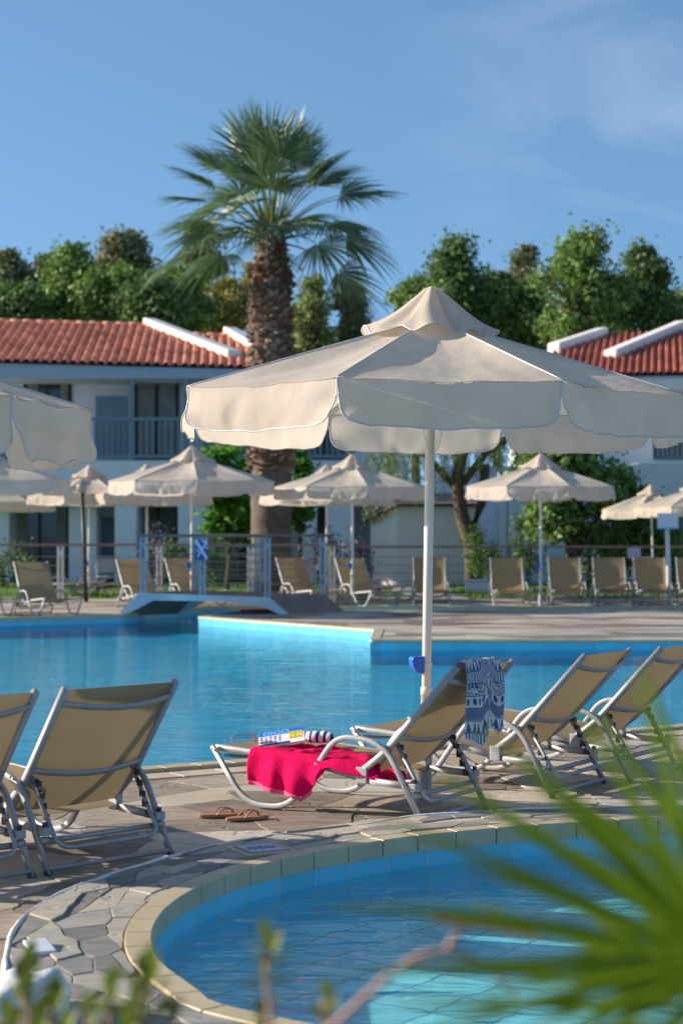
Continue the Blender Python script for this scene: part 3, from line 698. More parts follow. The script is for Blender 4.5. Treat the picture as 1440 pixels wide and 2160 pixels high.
# ---------------------------------------------------------------- trees
def blobs_mesh(blobs,n,leaf,seed,clump=.28,per=26,asp=.6,droop=0):
    rng=random.Random(seed); mb=MB(); V=mb.v; Fc=mb.f
    tot=sum(b[1][0]*b[1][2] for b in blobs)
    for (c,rad) in blobs:
        k=max(1,int(n/per*rad[0]*rad[2]/tot))
        for _ in range(k):
            d=Vector((rng.gauss(0,1),rng.gauss(0,1),rng.gauss(.15,1))).normalized(); s=rng.uniform(.55,1.12) if rng.random()<.86 else rng.uniform(1.05,1.22)
            cc=Vector((c[0]+d.x*rad[0]*s,c[1]+d.y*rad[1]*s,c[2]+d.z*rad[2]*s)); cs=clump*rng.uniform(.5,1.5)
            for _ in range(per):
                p=cc+Vector((rng.gauss(0,cs),rng.gauss(0,cs),rng.gauss(0,cs*.8)-droop*rng.random()))
                nn=(d*.8+Vector((rng.gauss(0,.7),rng.gauss(0,.7),rng.gauss(.3,.7)))).normalized()
                a=nn.orthogonal().normalized(); a=(Matrix.Rotation(rng.uniform(0,2*PI),3,nn)@a)
                if droop: a=(a*.4+Vector((0,0,-1))).normalized()
                b=nn.cross(a).normalized(); l=leaf*rng.uniform(.6,1.3); q=len(V)
                V+= [p-a*l*.5,p+b*l*asp*.5+nn*l*.08,p+a*l*.5,p-b*l*asp*.5+nn*l*.08]; Fc.append([q,q+1,q+2,q+3]); mb.m.append(0)
    return mb
def tree(name,label,px,top,hw,bot,Y,mat,seed,n=9000,leaf=.26,shape='round',lobes=12,clump=.3,group=None,trunkr=.22,cat='tree',trunkmat='trunk',tw=None):
    rng=random.Random(seed); s=Y/F; base=Vector((XP(px,Y),Y,0))
    zt,zb,rx=ZP(top,Y),ZP(bot,Y),hw*s; rz=(zt-zb)/2; zc=(zt+zb)/2
    t=empty(name,base,0,label,cat,group); blobs=[]
    ry=min(rx,2.6)
    for i in range(lobes):
        f=(i+.5)/lobes; z=-1+2*f
        env=math.sqrt(max(.05,1-z*z)) if shape=='round' else (1-max(0,z)**1.4)*(.75+.25*rng.random()) if shape=='spire' else .8*math.sqrt(max(.1,1-z*z))*rng.uniform(.4,1.1)
        a=rng.uniform(0,2*PI) if i<lobes-1 else 0; k=rng.uniform(.25,.85)*env if i<lobes-1 else rng.uniform(0,.2)
        r=rx*rng.uniform(.17,.36)*(.6+.4*env)
        if shape=='open': r*=.72
        blobs.append(((math.cos(a)*k*rx,math.sin(a)*k*ry,zc+z*rz*.80),(r,min(r,1.6),r*rng.uniform(.65,.95))))
    mb=blobs_mesh(blobs,n,leaf,seed,clump=clump*rx*.5)
    mb.build('crown',M[mat],t)
    mb=MB(); hp=zc
    mb.tube([(0,0,0),(rng.uniform(-.1,.1),0,hp*.4),(rng.uniform(-.2,.2),0,hp*.8),(blobs[-1][0][0]*.6,0,zt-rz*.5)],trunkr,n=8,taper=lambda q:1-.75*q)
    for (c,r) in blobs[::2]:
        z0=max(.5,c[2]-rx*.8-.5); mb.tube([(0,0,min(z0,hp)),((c[0])*.5,c[1]*.5,(z0+c[2])/2),(c[0],c[1],c[2])],trunkr*.4,n=5,taper=lambda q:1-.7*q)
    mb.build('trunk',M[trunkmat],t,smooth=True)
    return t
G='trees behind the buildings'
for i,a in enumerate([
 ('eucalyptus_tree','dark olive eucalyptus at the left edge behind the orange roof',15,523,60,720,74,'lf_olive','round'),
 ('eucalyptus_tree','olive green eucalyptus second from the left edge behind the orange roof',104,528,48,720,76,'lf_olive','round'),
 ('poplar_tree','bright green pointed tree rising highest over the left part of the orange roof',150,505,78,720,70,'lf_green','spire'),
 ('eucalyptus_tree','olive rounded crown showing above the bushy green trees left of the palm',262,485,62,640,80,'lf_olive','round'),
 ('broadleaf_tree','wide bushy green tree behind the middle of the orange roof',255,560,85,720,68,'lf_green','round'),
 ('broadleaf_tree','green broadleaf tree behind the upper white roof wall',372,560,80,720,69,'lf_green','round'),
 ('eucalyptus_tree','tall open blue green eucalyptus beside the palm crown on its left',422,455,66,640,82,'lf_olive','open'),
 ('pepper_tree','yellow green feathery tree just left of the palm trunk',470,585,58,730,72,'lf_yellow','round'),
 ('pepper_tree','small yellow olive tree partly hidden by the palm trunk',528,545,34,700,78,'lf_yellow','open'),
 ('pine_tree','light green airy tree just right of the palm trunk',655,572,62,790,74,'lf_pine','open'),
 ('pine_tree','darker airy tree between the palm trunk and the big parasol top',738,585,62,790,78,'lf_olive','open'),
 ('poplar_tree','tall green twin peaked tree right above the parasol vent',960,492,95,730,70,'lf_dark','spire'),
 ('broadleaf_tree','low green tree left of the parasol vent',880,585,50,700,72,'lf_green','round'),
 ('eucalyptus_tree','thin olive tree with narrow tops between the two tall right trees',1108,508,48,680,84,'lf_olive','open'),
 ('poplar_tree','tallest bright green tree above the red roof',1228,474,100,740,66,'lf_green','spire'),
 ('poplar_tree','dark green tree second from the right edge behind the red roof',1352,505,72,730,70,'lf_dark','spire'),
 ('broadleaf_tree','dark green tree cut by the right edge of the photo',1440,610,52,730,72,'lf_dark','round'),
 ('broadleaf_tree','round green tree between the parasol vent trees and the thin olive tree',1045,565,62,760,73,'lf_dark','round'),
 ('broadleaf_tree','low dark green tree at the left edge right above the tiled ridge',52,600,72,720,67,'lf_dark','round'),
 ('broadleaf_tree','low green tree just above the ridge left of the upper white roof wall',318,592,72,720,66,'lf_dark','round'),
 ('broadleaf_tree','low green tree seen under the palm crown right of the trunk',605,640,52,790,80,'lf_green','round'),
 ('broadleaf_tree','mid green low tree filling the gap left of the tallest right tree',1110,600,80,760,71,'lf_green','round')]):
    tree(a[0],a[1],a[2],a[3],a[4],a[5],a[6],a[7],100+i,n=11000 if a[8]!='open' else 6500,leaf=.22,shape=a[8],group=G,lobes=34 if a[8]!='open' else 24,clump=.30)
# nearer trees
tree('mulberry_tree','small leafy tree with bright green leaves right behind the palm trunk',478,930,76,1150,45.5,'lf_bright',31,n=5200,leaf=.20,lobes=24,clump=.30,trunkr=.07)
tree('mulberry_tree','bright green leafy bush tree showing right of the palm trunk',628,940,42,1140,46,'lf_bright',32,n=2400,leaf=.20,lobes=9,clump=.36,trunkr=.07)
tree('mulberry_tree','broad dense green tree behind the rightmost whole far parasol',1205,900,135,1135,46,'lf_green',33,n=9500,leaf=.22,lobes=26,clump=.22,trunkr=.22)
# willow
wb=Vector((XP(975,48),48,0)); wt=empty('willow_tree',wb,0,'weeping willow with a dark leaning trunk in front of the white hut','tree')
mb=MB(); mb.tube([(.30,0,0),(.25,0,1.0),(-.02,0,1.9),(-.15,0,2.8),(.1,0,3.9)],.24,n=9,taper=lambda t:1-.45*t)
mb.tube([(-.1,0,2.5),(-.9,0,3.4),(-1.7,0,3.8)],.10,n=6); mb.tube([(0,0,2.7),(.6,0,3.5),(1.2,0,3.9)],.11,n=6); mb.tube([(.2,0,1.4),(.5,0,2.2),(.6,.1,3.2)],.14,n=6)
mb.build('trunk',M['trunk'],wt,smooth=True)
rng=random.Random(8); mb=MB()
for _ in range(260):
    x=rng.uniform(-2.6,1.5); y=rng.uniform(-.9,.9); z=4.3-.12*(x*x)+rng.uniform(-.4,.3); l=rng.uniform(.6,1.9)*(1.0 if x<-.2 else .8); dx=rng.gauss(0,.1)
    k=int(l/.055)
    for j in range(k):
        t=j/k; p=Vector((x+dx*t+rng.gauss(0,.025),y+rng.gauss(0,.025),z-l*t)); a=Vector((rng.gauss(0,.5),rng.gauss(0,.4),-1)).normalized(); b=a.cross(Vector((rng.gauss(0,1),rng.gauss(0,1),.1))).normalized(); q=len(mb.v); h=rng.uniform(.09,.17)
        mb.v+=[p,p+a*h*.5+b*.017,p+a*h,p+a*h*.5-b*.017]; mb.f.append([q,q+1,q+2,q+3]); mb.m.append(0)
mb.build('crown',M['lf_willow'],wt)
# hedges and flower beds at the foot of the building
def bush(name,label,px,top,hw,Y,mat,seed,n=1500,leaf=.12,cat='bush',bot=1195,group=None,lobes=8):
    zt=ZP(top,Y); rx=hw*Y/F; t=empty(name,(XP(px,Y),Y,0),0,label,cat,group); rng=random.Random(seed); bl=[]
    for i in range(lobes): bl.append(((rng.uniform(-.75,.75)*rx,rng.uniform(-.3,.3),zt*rng.uniform(.2,.78)),(rx*.35,.35,zt*.28)))
    blobs_mesh(bl,n,leaf,seed,clump=.12).build('foliage',M[mat],t)
    mb=MB()
    for i in range(5): x=rng.uniform(-.5,.5)*rx; mb.tube([(x,0,0),(x*1.3,.0,zt*.6)],.02,n=5)
    mb.build('stem',M['trunk'],t)
bush('lavender_bush','grey purple flowering bush left of the bridge, by the white pillar',318,1100,36,49,'lavender',41,n=1500,leaf=.09)
bush('hedge','dark green hedge behind the bridge left of the palm foot',415,1125,72,48.5,'lf_dark',42,n=3000,leaf=.10,lobes=12)
bush('lavender_bush','purple flowering bush right of the palm foot',690,1115,44,50,'lavender',43,n=1500,leaf=.09)
bush('lavender_bush','purple bush against the side wall of the white hut',762,1130,38,49,'lavender',44,n=1300,leaf=.09)
bush('hedge','dark clipped shrub under the willow, beside the willow trunk',1022,1100,34,47,'lf_dark',45,n=1500,leaf=.10)
bush('hedge','dark narrow shrub between the pillars and the broad tree',1110,1085,26,49,'lf_dark',46,n=1500,leaf=.10)
bush('hedge','long green hedge with yellowish tips at the right edge',1350,1085,125,46.5,'lf_green',47,n=9000,leaf=.12,lobes=26)
bush('hedge','dark low hedge strip left behind the far left loungers',20,1160,60,48,'lf_dark',48,n=1200,leaf=.10)
mb=MB(); mb.box(-.42,.42,-.2,.2,0,.26); mb.box(-.45,.45,-.23,.23,.26,.30); tag(mb.build('planter_box',M['whitewarm'],bevel=.01),'white rectangular planter box on the lawn by the willow trunk','planter').location=(XP(1018,45),45,0)

# ---------------------------------------------------------------- the fan palm
PX,PY=XP(572,43),43.0
palm=empty('fan_palm',(PX,PY,0),0,'tall fan palm with a shaggy brown trunk and green crown above the tiled roof','palm tree')
prof=[(.55,0),(.50,.3),(.47,1.2),(.47,2.2),(.47,3.6),(.46,4.6),(.46,5.2),(.42,5.9),(.42,6.6),(.42,7.2),(.34,8.0),(.27,8.6),(.12,8.85)]
mb=MB(); pp=[]
def prad(z):
    for (r0,z0),(r1,z1) in zip(prof,prof[1:]):
        if z0<=z<=z1: return r0+(r1-r0)*(z-z0)/(z1-z0)
    return .1
fine=[(prad(z*.06)+.012*mnoise.noise(Vector((z*.9,0,0))),z*.06) for z in range(0,145)]
b=0; n=28
for (r,z) in fine:
    for j in range(n):
        a=2*PI*j/n; rr=r*(1+.05*mnoise.noise(Vector((math.cos(a)*2,math.sin(a)*2,z*3)))); mb.v.append(Vector((rr*math.cos(a),rr*math.sin(a),z)))
for i in range(len(fine)-1):
    for j in range(n): mb.f.append([i*n+j,i*n+(j+1)%n,(i+1)*n+(j+1)%n,(i+1)*n+j]); mb.m.append(0)
mb.build('trunk',M['palmbark'],palm,smooth=True)
rng=random.Random(21); mb=MB()
for i in range(1550):
    z=2.9+5.75*(i/1550)+rng.gauss(0,.05); a=i*2.39996+rng.gauss(0,.12); r=prad(z)+.0
    rd=Vector((math.cos(a),math.sin(a),0)); tg=Vector((-math.sin(a),math.cos(a),0)); el=rng.uniform(.1,1.1) if rng.random()<.75 else rng.uniform(-.9,.2)
    d=(rd*math.cos(el)+Vector((0,0,math.sin(el)))+tg*rng.gauss(0,.35)).normalized(); ln=rng.uniform(.12,.26)*(1 if z<7.6 else .6); w_=rng.uniform(.05,.10); th=.03
    base=rd*(r-.05)+Vector((0,0,z)); nn=d.cross(tg).normalized(); tip=base+d*ln
    q=[base-tg*w_-nn*th,base+tg*w_-nn*th,base+tg*w_+nn*th,base-tg*w_+nn*th,tip-tg*w_*.55-nn*th*.5,tip+tg*w_*.35-nn*th*.5,tip+tg*w_*.45+nn*th*.5,tip-tg*w_*.5+nn*th*.5]
    mb.add(q,[(0,1,5,4),(1,2,6,5),(2,3,7,6),(3,0,4,7),(4,5,6,7)])
for i in range(60):   # frayed strands in the skirt
    z=rng.uniform(4.6,5.4); a=rng.uniform(0,2*PI); r=prad(z); rd=Vector((math.cos(a),math.sin(a),0)); p=rd*(r)+Vector((0,0,z)); mb.tube([p,p+rd*.10+Vector((0,0,-.15)),p+rd*.06+Vector((0,0,-.4))],.012,n=4)
mb.build('leaf_stubs',M['stub'],palm)
def fan(mb,hub,axis,normal,rad,nl,spread,droop,rng,wtip=1.0,fuse=.45,segs=7):
    axis=axis.normalized(); side=normal.cross(axis).normalized(); normal=axis.cross(side).normalized()
    for k in range(nl):
        th=-spread+2*spread*k/(nl-1)+rng.gauss(0,.015); d=axis*math.cos(th)+side*math.sin(th); sd_=side*math.cos(th)-axis*math.sin(th)
        ln=rad*(1-.32*(abs(th)/spread)**2)*rng.uniform(.9,1.06); dth=spread/(nl-1)*1.02; b=len(mb.v); tw=rng.gauss(0,.03)
        dr=droop*rng.uniform(.6,1.5)
        for i in range(segs+1):
            t=i/segs; rr=ln*(.04+.96*t); wd=dth*min(rr,ln*fuse) if t<fuse else dth*ln*fuse*(1-((t-fuse)/(1-fuse))**1.3)*.9+.002
            cup=.10*ln*(abs(th)/spread)**2*t
            p=hub+d*rr*(1-.15*dr*t*t)+normal*(cup)+sd_*tw*t*t*ln+Vector((0,0,-1))*(dr*ln*max(0,t-.25)**2.0)
            fold=wd*.55
            mb.v+=[p-sd_*wd*wtip,p+normal*fold,p+sd_*wd*wtip]
        for i in range(segs):
            a=b+3*i; mb.f+=[[a,a+3,a+4,a+1],[a+1,a+4,a+5,a+2]]; mb.m+=[0,0]
rng=random.Random(77); nF=46
for i in range(nF):
    f=i/(nF-1); az=i*2.39996+rng.gauss(0,.2); el=R(84)-f**.8*R(78)+rng.gauss(0,.09)
    if i>44: el=R(-12); az=.15
    base=Vector((math.cos(az)*.20,math.sin(az)*.20,8.72-.5*f)); hd=Vector((math.cos(az),math.sin(az),0))
    pl=rng.uniform(1.3,2.05)*(1 if f<.8 else .95); d0=(hd*math.cos(el)+Vector((0,0,math.sin(el)))); sag=.28
    mid=base+d0*pl*.55; tip=base+d0*pl+Vector((0,0,-sag*pl*max(0,math.cos(el))))
    pt=[base,mid+Vector((0,0,-.04)),tip]
    fb=MB(); ax=(tip-mid).normalized(); nm=Vector((0,0,1))-ax*ax.z
    if nm.length<.3: nm=-hd
    nm=(nm.normalized()+Vector((rng.gauss(0,.25),rng.gauss(0,.25),0))).normalized()
    fan(fb,tip,ax,nm,rng.uniform(1.25,1.62),28,R(84),.10+.30*f*rng.uniform(.5,1.4),rng,wtip=.98,fuse=.42)
    fo=fb.build('frond',M['frond'],palm)
    pb=MB(); pb.tube(fillet(pt,.4),.028,.016,n=6,taper=lambda t:1.4-.8*t); pb.build('petiole',M['petiole'],fo,smooth=True)
# bare spikes of unopened / split leaves
for (dx,dz,l) in ((-2.1,9.6,1),(1.9,9.7,1),(2.35,7.3,1)):
    pass
# lamp post
lp=empty('lamp_post',(XP(182,39),39,0),0,'black garden lamp post with a glass globe left of the bridge','lamp')
h=ZP(1042,39); mb=MB(); mb.tube([(0,0,0),(XP(174,39)-XP(182,39),0,h)],.05,n=10,taper=lambda t:1-.2*t); mb.build('post',M['dark'],lp,smooth=True)
m,n_,o_=newmat('globe_glass'); g_=N(n_,'ShaderNodeBsdfPrincipled',i_Roughness=.08); g_.inputs['Base Color'].default_value=(.45,.43,.38,1); g_.inputs['Metallic'].default_value=.2; g_.inputs['Transmission Weight'].default_value=.35; g_.inputs['Coat Weight'].default_value=1; L(n_,g_.outputs[0],o_.inputs[0]); M['globe']=m
mb=MB(); mb.lathe([(.001,-.14),(.07,-.125),(.115,-.07),(.135,0),(.115,.07),(.07,.125),(.001,.14)],20,(XP(174,39)-XP(182,39),0,h+.14)); mb.build('globe',M['globe'],lp,smooth=True)
mb=MB(); mb.lathe([(.06,-.03),(.06,.02),(.045,.03)],14,(XP(174,39)-XP(182,39),0,h)); mb.build('collar',M['dark'],lp,smooth=True)
# ---------------------------------------------------------------- parasols
def make_parasol(label,group,seed=1,wr=1.0,RR=1.5,ze=2.35,vh_=.240):
    rng=random.Random(seed); root=empty('parasol',(0,0,0),0,label,'parasol',group)
    W8=RR*math.sin(PI/8); AP=RR*math.cos(PI/8); zh=2.80
    mb=MB(); mb.tube([(0,0,.0),(0,0,2.98)],.027,n=16); pole=mb.build('pole',M['pole'],root,smooth=True)
    mb=MB(); mb.lathe([(.031,.40),(.031,.62),(.034,.62),(.034,.66),(.027,.67)],16,(0,0,0)); mb.build('joint_collar',M['pole'],root,smooth=True)
    mb=MB(); mb.lathe([(.001,.30),(.036,.30),(.040,.29),(.040,0.02),(.001,0.02)],16); mb.lathe([(.001,.012),(.10,.012),(.10,-.01),(.001,-.01)],20); mb.build('ground_sleeve',M['alu'],root,smooth=False)
    mb=MB(); mb.box(.042,.10,-.012,.012,.20,.24); mb.box(.09,.10,-.03,.03,.19,.25)
    # canopy
    cm=MB(); vm=MB(); pm=MB(); sm_=MB()
    for k in range(8):
        th=R(45*k+22.5); nx,ny=math.sin(th),-math.cos(th); tx,ty=math.cos(th),math.sin(th)
        sd=rng.uniform(0,50)
        def P(u,out,z): return Vector((nx*out+tx*u,ny*out+ty*u,z))
        def can(a,b):
            # a: -1..1 across, b: 0 hub .. 1 eave
            a=a*2-1; rr=.06+(AP-.06)*b; z=zh-(zh-ze)*(b**1.04)
            half=W8*rr/AP; sag=(1-a*a)*.055*math.sin(PI*min(1,b*1.0))*1.0+ (1-a*a)*.012*b
            nz=mnoise.noise(Vector((a*2.2+sd,b*3.0,k)))*.017*wr*(b*(1-a**8))+mnoise.noise(Vector((a*7+sd,b*6,k+3)))*.006*wr*(1-a**8)
            cn=math.exp(-((1-abs(a))*3.2)**2-((1-b)*5)**2)   # pulls at the corners
            z2=z-sag+nz+cn*.004*math.sin(a*24)
            return P(a*half,rr-(1-a*a)*.018*b,z2)
        cm.grid(can,18,20)
        folds=[(rng.uniform(-.9,.9),rng.uniform(.05,.14),rng.uniform(-1,1)) for _ in range(7)]
        def val(a,b):
            a=a*2-1; v=b*vh_; rc=.085; w_=W8-.003-.024*b**1.5
            if v>vh_-rc: w_-= rc-math.sqrt(max(0,rc*rc-(v-(vh_-rc))**2))
            top=Vector(can((a+1)/2,1.0))
            o=.030*math.sin(PI*b*.55)+ .014*wr*b*mnoise.noise(Vector((a*2.6+sd,b*1.2,5)))
            for (c,s_,am) in folds: o+=.017*wr*am*b**.8*math.exp(-((a-c-.25*(b)*am)/s_)**2)
            o+= -.035*math.exp(-((1-abs(a))*7)**2)*math.sin(PI*min(1,b*1.4))*.6
            # swag fold below the eave
            o+= .022*wr*math.exp(-((b-.38+.16*a*a)/.16)**2)*(1-a*a)*(.7+.5*math.sin(sd))
            z=top.z-v*.985-.006*(1-a*a)+.003*mnoise.noise(Vector((a*1.5+sd,0,7)))
            base=P(a*w_,AP-(1-a*a)*.018+o,z); return base
        vm.grid(val,44,18); pm.tube([can(0,j/12)+Vector((0,0,.002)) for j in range(1,13)],.0045,n=5); sm_.tube([can(i/24,1.0)+Vector((nx,ny,0))*.003 for i in range(25)],.0028,n=4)
        path=[val(0,j/14) for j in range(15)]+[val(i/24,1.0) for i in range(1,24)]+[val(1,1-j/14) for j in range(15)]
        pm.tube(path,.0042,n=5)
    can_o=cm.build('canopy',M['canvas'],root,smooth=True)
    vm.build('valance',M['canvas'],root,smooth=True); pm.build('piping',M['piping'],root,smooth=True); sm_.build('seam',M['canvas'],root,smooth=True)
    # ruffled vent cap
    vc=MB(); sd=seed*3.3
    def cap(a,b):
        t=a*2*PI; rr=.015+.355*b**.85*(1+.03*math.sin(8*t))
        z=3.01-.26*b**1.05+.035*math.sin(PI*b)*-1
        fl=(.5+.5*math.cos(8*t+PI*.1)); z+= -.020*b*b*fl+ .030*(b**2.5)*mnoise.noise(Vector((math.cos(t)*3.4+sd,math.sin(t)*3.4,1)))*wr*1.6
        rr+= .030*b*mnoise.noise(Vector((math.cos(t)*2.6,math.sin(t)*2.6+sd,4+b*1.0)))*wr*1.9+.045*wr*b*(1-b*.6)*2*mnoise.noise(Vector((math.cos(t)*4,math.sin(t)*4+sd,9)))
        if b<.12: z=3.01-.26*b**1.05
        return Vector((rr*math.sin(t),-rr*math.cos(t),z))
    vc.grid(cap,96,16); cp=vc.build('vent_cap',M['canvas'],root,smooth=True)
    pp=MB(); pp.tube([cap(i/96,1.0) for i in range(96)],.004,n=5,closed=True); pp.build('piping',M['piping'],cp,smooth=True)
    rb=MB(); hub=MB()
    for k in range(8):
        th=R(45*k); d=Vector((math.sin(th),-math.cos(th),0)); r_=MB()
        r_.tube([d*.05+Vector((0,0,zh-.03)),d*(RR*.5)+Vector((0,0,(zh+ze)/2-.022)),d*(RR-.02)+Vector((0,0,ze-.012))],.010,.007,n=6)
        o=r_.build('rib',M['pipe_rib'],root)
        s_=MB(); s_.tube([d*.05+Vector((0,0,2.34)),d*(RR*.5)+Vector((0,0,(zh+ze)/2-.035))],.008,.006,n=6); s_.build('strut',M['pipe_rib'],o)
    hub.lathe([(.028,2.30),(.055,2.30),(.055,2.38),(.028,2.38)],16); hub.lathe([(.028,2.73),(.055,2.73),(.055,2.80),(.028,2.80)],16); hub.build('hub',M['dark'],root)
    return root
def crank(parent,side=-1,z=.80,mat='bluepl'):
    mb=MB(); prof=[]
    n=10; x0,x1=-.105,-.028
    pts=[(x1,.05),(x0+.005,.047),(x0-.002,.03),(x0+.006,-.01),(x0+.025,-.038),(x0+.05,-.05),(x1,-.052)]
    b=len(mb.v)
    for y in (-.030,.030):
        for (x,zz) in pts: mb.v.append(Vector((x,y,z+zz)))
    k=len(pts); mb.f+=[list(range(k))[::-1],list(range(k,2*k))]; mb.m+=[0,0]
    for i in range(k): mb.f.append([i,(i+1)%k,k+(i+1)%k,k+i]); mb.m.append(0)
    o=mb.build('ashtray_cup',M[mat],parent,bevel=.006)
    c=MB(); c.lathe([(.0285,z-.02),(.031,z-.02),(.031,z+.012),(.0285,z+.012)],16); c.box(-.045,-.030,-.012,.012,z-.03,z+.015); c.build('clip',M['pole'],o)
    return o
GP='cream parasols around the pool'
par=make_parasol('large cream parasol in the foreground between the two rows of near loungers',GP,seed=3)
crank(par)
far_src=copy_tree(par)                  # plain copy used for the others, before the foreground extras
far_src['label']='cream parasol behind the bridge, tallest of the far parasols'
mb=MB(); mb.tube([(.055*math.cos(t),-.03+.012*math.sin(t),2.17+.13*math.sin(t)) for t in [2*PI*i/24 for i in range(24)]],.0022,n=5,closed=True)
mb.build('pull_cord',M['piping'],par)
par.location=(.485,10.8,0); par.rotation_euler=(0,R(.95),R(23.8))
def place(o,px,Y,ph,s=1.0,sz=None,lean=0,label=None):
    o.location=(XP(px,Y),Y,0); o.rotation_euler=(0,R(lean),R(ph)); o.scale=(s,s,sz or s)
    if label:o['label']=label
place(far_src,405,35.9,8,1.07,1.05)
place(copy_tree(far_src),743,36.9,10,1.04,1.01,label='cream parasol right of the bridge above the side facing loungers')
place(copy_tree(far_src),1139,36.7,14,1.03,1.01,.2,label='cream parasol above the gap between the first two front facing loungers')
place(copy_tree(far_src),310,40.2,20,.98,.98,label='cream parasol mostly hidden behind the tallest far parasol, left of it')
place(copy_tree(far_src),689,40.6,5,.98,.98,label='cream parasol hidden behind the one right of the bridge, its pole left of it')
place(copy_tree(far_src),187,40.6,30,.95,.98,.6,label='small ruffled cream parasol right behind the lamp globe')
place(copy_tree(far_src),-42,34.2,15,1.12,1.04,label='cream parasol cut by the left edge below the big left one')
place(copy_tree(far_src),-20,43,0,1.0,.92,label='lowest cream parasol valance at the left edge, behind another parasol')
place(copy_tree(far_src),1378,44,22,.80,.86,-2,label='small rumpled cream parasol near the right edge with a brown tipped vent')
place(copy_tree(far_src),1475,38.5,12,.95,.86,-1,label='cream parasol cut by the right edge of the photo behind the white sign')
pn=make_parasol('big cream parasol cut by the left edge of the photo, nearest to the camera',GP,seed=9,wr=1.7,vh_=.30)
pn.location=(-2.76,9.28,0); pn.rotation_euler=(0,0,R(12)); pn.scale=(1,1,.94)

# ---------------------------------------------------------------- loungers
def seatz(x): 
    return .330-.0*x if x<.1 else .330-.045*((x-.1)/.6)**1.2 if x<.7 else .285-.06*((x-.7)/.35)
def make_lounger(label,group,top=(1.60,.85),knee=(1.19,.41),bar=True):
    root=empty('sun_lounger',(0,0,0),0,label,'sun lounger',group); HW=.36; HR=.325
    for s in (-1,1):
        y=s*HW; mb=MB()
        P=fillet([(0,y,.335),(.235,y,.020),(.545,y,.020),(.86,y,.45),(1.17,y,.425),(1.41,y,.0)],[0,.13,.13,.11,.13,0],n=6)
        mb.tube(P,.016,.012,n=10,up=(0,1,0),sq=.55); 
        lg=mb.build('leg_frame',M['alu'],root,smooth=True)
        kb=MB()
        for (x,z) in ((.012,.318),(.735,.285),(1.30,.20),(1.13,.427)):
            kb.tube([(x,y+s*.018,z),(x,y+s*.026,z)],.007,n=8)
        kb.build('rivet',M['alu'],lg)
        mb=MB(); yr=s*HR
        mb.tube(fillet([(.0,yr,.322),(.16,yr,.318),(.70,yr,.275),(1.0,yr,.215)],.2),.014,.020,n=8,sq=.5)
        mb.build('seat_rail',M['alu'],root,smooth=True)
        mb=MB(); mb.box(.975,1.045,yr-.020,yr+.020,.190,.280); br=mb.build('hinge_block',M['alu'],root,bevel=.005)
        mb=MB(); mb.tube([(1.05,yr,.205),(1.33,yr,.195)],.012,.020,n=8,sq=.5); mb.build('rear_rail',M['alu'],root,smooth=True)
        mb=MB(); mb.tube(fillet([(1.0,yr,.255),(knee[0]-.06,yr,knee[1]-.06),(knee[0],yr,knee[1]),(top[0],yr,top[1])],.06),.020,.014,n=8,up=(0,1,0),sq=.5)
        mb.build('back_rail',M['alu'],root,smooth=True)
        mb=MB(); mb.box(1.315,1.365,s*(HW-.055),s*(HW+.0),.175,.215); mb.build('bracket',M['alu'],root,bevel=.004)
        mb=MB(); mb.tube([(1.345,s*(HW-.025),.215),(1.345,s*(HW-.025),.235)],.013,n=10); mb.build('knob',M['dark'],root)
        mb=MB()
        for q in range(5):
            t=q/4; x=1.245+.085*t; z=.40-.20*t; mb.box(x-.03,x+.004,s*.29-.006,s*.29+.006,z-.014,z+.014); mb.box(x-.035,x-.022,s*.29-.006,s*.29+.006,z-.014,z+.022)
        mb.build('ratchet',M['dark'],root,bevel=.002)
        mb=MB(); mb.tube([(1.402,y,.018),(1.412,y,-.002)],.014,.021,n=8,up=(0,1,0),sq=.6); mb.build('foot_cap',M['dark'],root)
    # sling of the seat
    def seat(a,b):
        x=.005+a*1.045; y=(b*2-1)*(HR-.005); z=(.322-.004*(x/.16) if x<.16 else .318-.043*(x-.16)/.54 if x<.70 else .275-.06*(x-.7)/.3)+.014
        return Vector((x,y,z-.028*(1-(2*b-1)**2)*min(1,math.sin(PI*min(1,a*1.0+.02))+.25)))
    mb=MB(); mb.grid(seat,26,12); mb.build('seat_sling',M['sling'],root,smooth=True)
    K=Vector((knee[0],0,knee[1])); T=Vector((top[0],0,top[1])); S0=Vector((1.03,0,.245)); bd=(T-K).normalized(); bn=Vector((bd.z,0,-bd.x))
    def back(a,b):
        l1=(K-S0).length; l2=(T-K).length-.012; s_=a*(l1+l2)
        p=S0.lerp(K,s_/l1) if s_<l1 else K+bd*(s_-l1)
        yy=2*b-1
        return p+Vector((0,yy*(HR-.008),0))+bn*(.035*(1-yy*yy)*math.sin(PI*min(1,a*.93+.07))**.8)-bn*.006
    mb=MB(); mb.grid(back,26,12); mb.build('backrest_sling',M['sling'],root,smooth=True)
    for f in (.13,.86):
        p=K+bd*((T-K).length*f); mb=MB(); 
        pts=[p+Vector((0,HR*(i/10*2-1)*.97,0))+bn*(.012+.055*(1-(i/10*2-1)**2)) for i in range(11)]
        mb.tube(pts,.017,.008,n=8,up=tuple(bn),sq=.6); mb.build('back_brace',M['alu'],root,smooth=True)
    mb=MB(); pts=[Vector((.085,HW*(i/10*2-1)*.95,.285-.035*(1-(i/10*2-1)**2))) for i in range(11)]; mb.tube(pts,.016,.010,n=8,sq=.6); mb.build('front_brace',M['alu'],root,smooth=True)
    mb=MB(); pv=K+bd*.02; mb.tube(fillet([(pv.x,-HR+.03,pv.z),(1.40,-HR+.03,.115),(1.40,HR-.03,.115),(pv.x,HR-.03,pv.z)],.08,n=6),.0115,n=8); mb.build('prop',M['alu'],root,smooth=True)
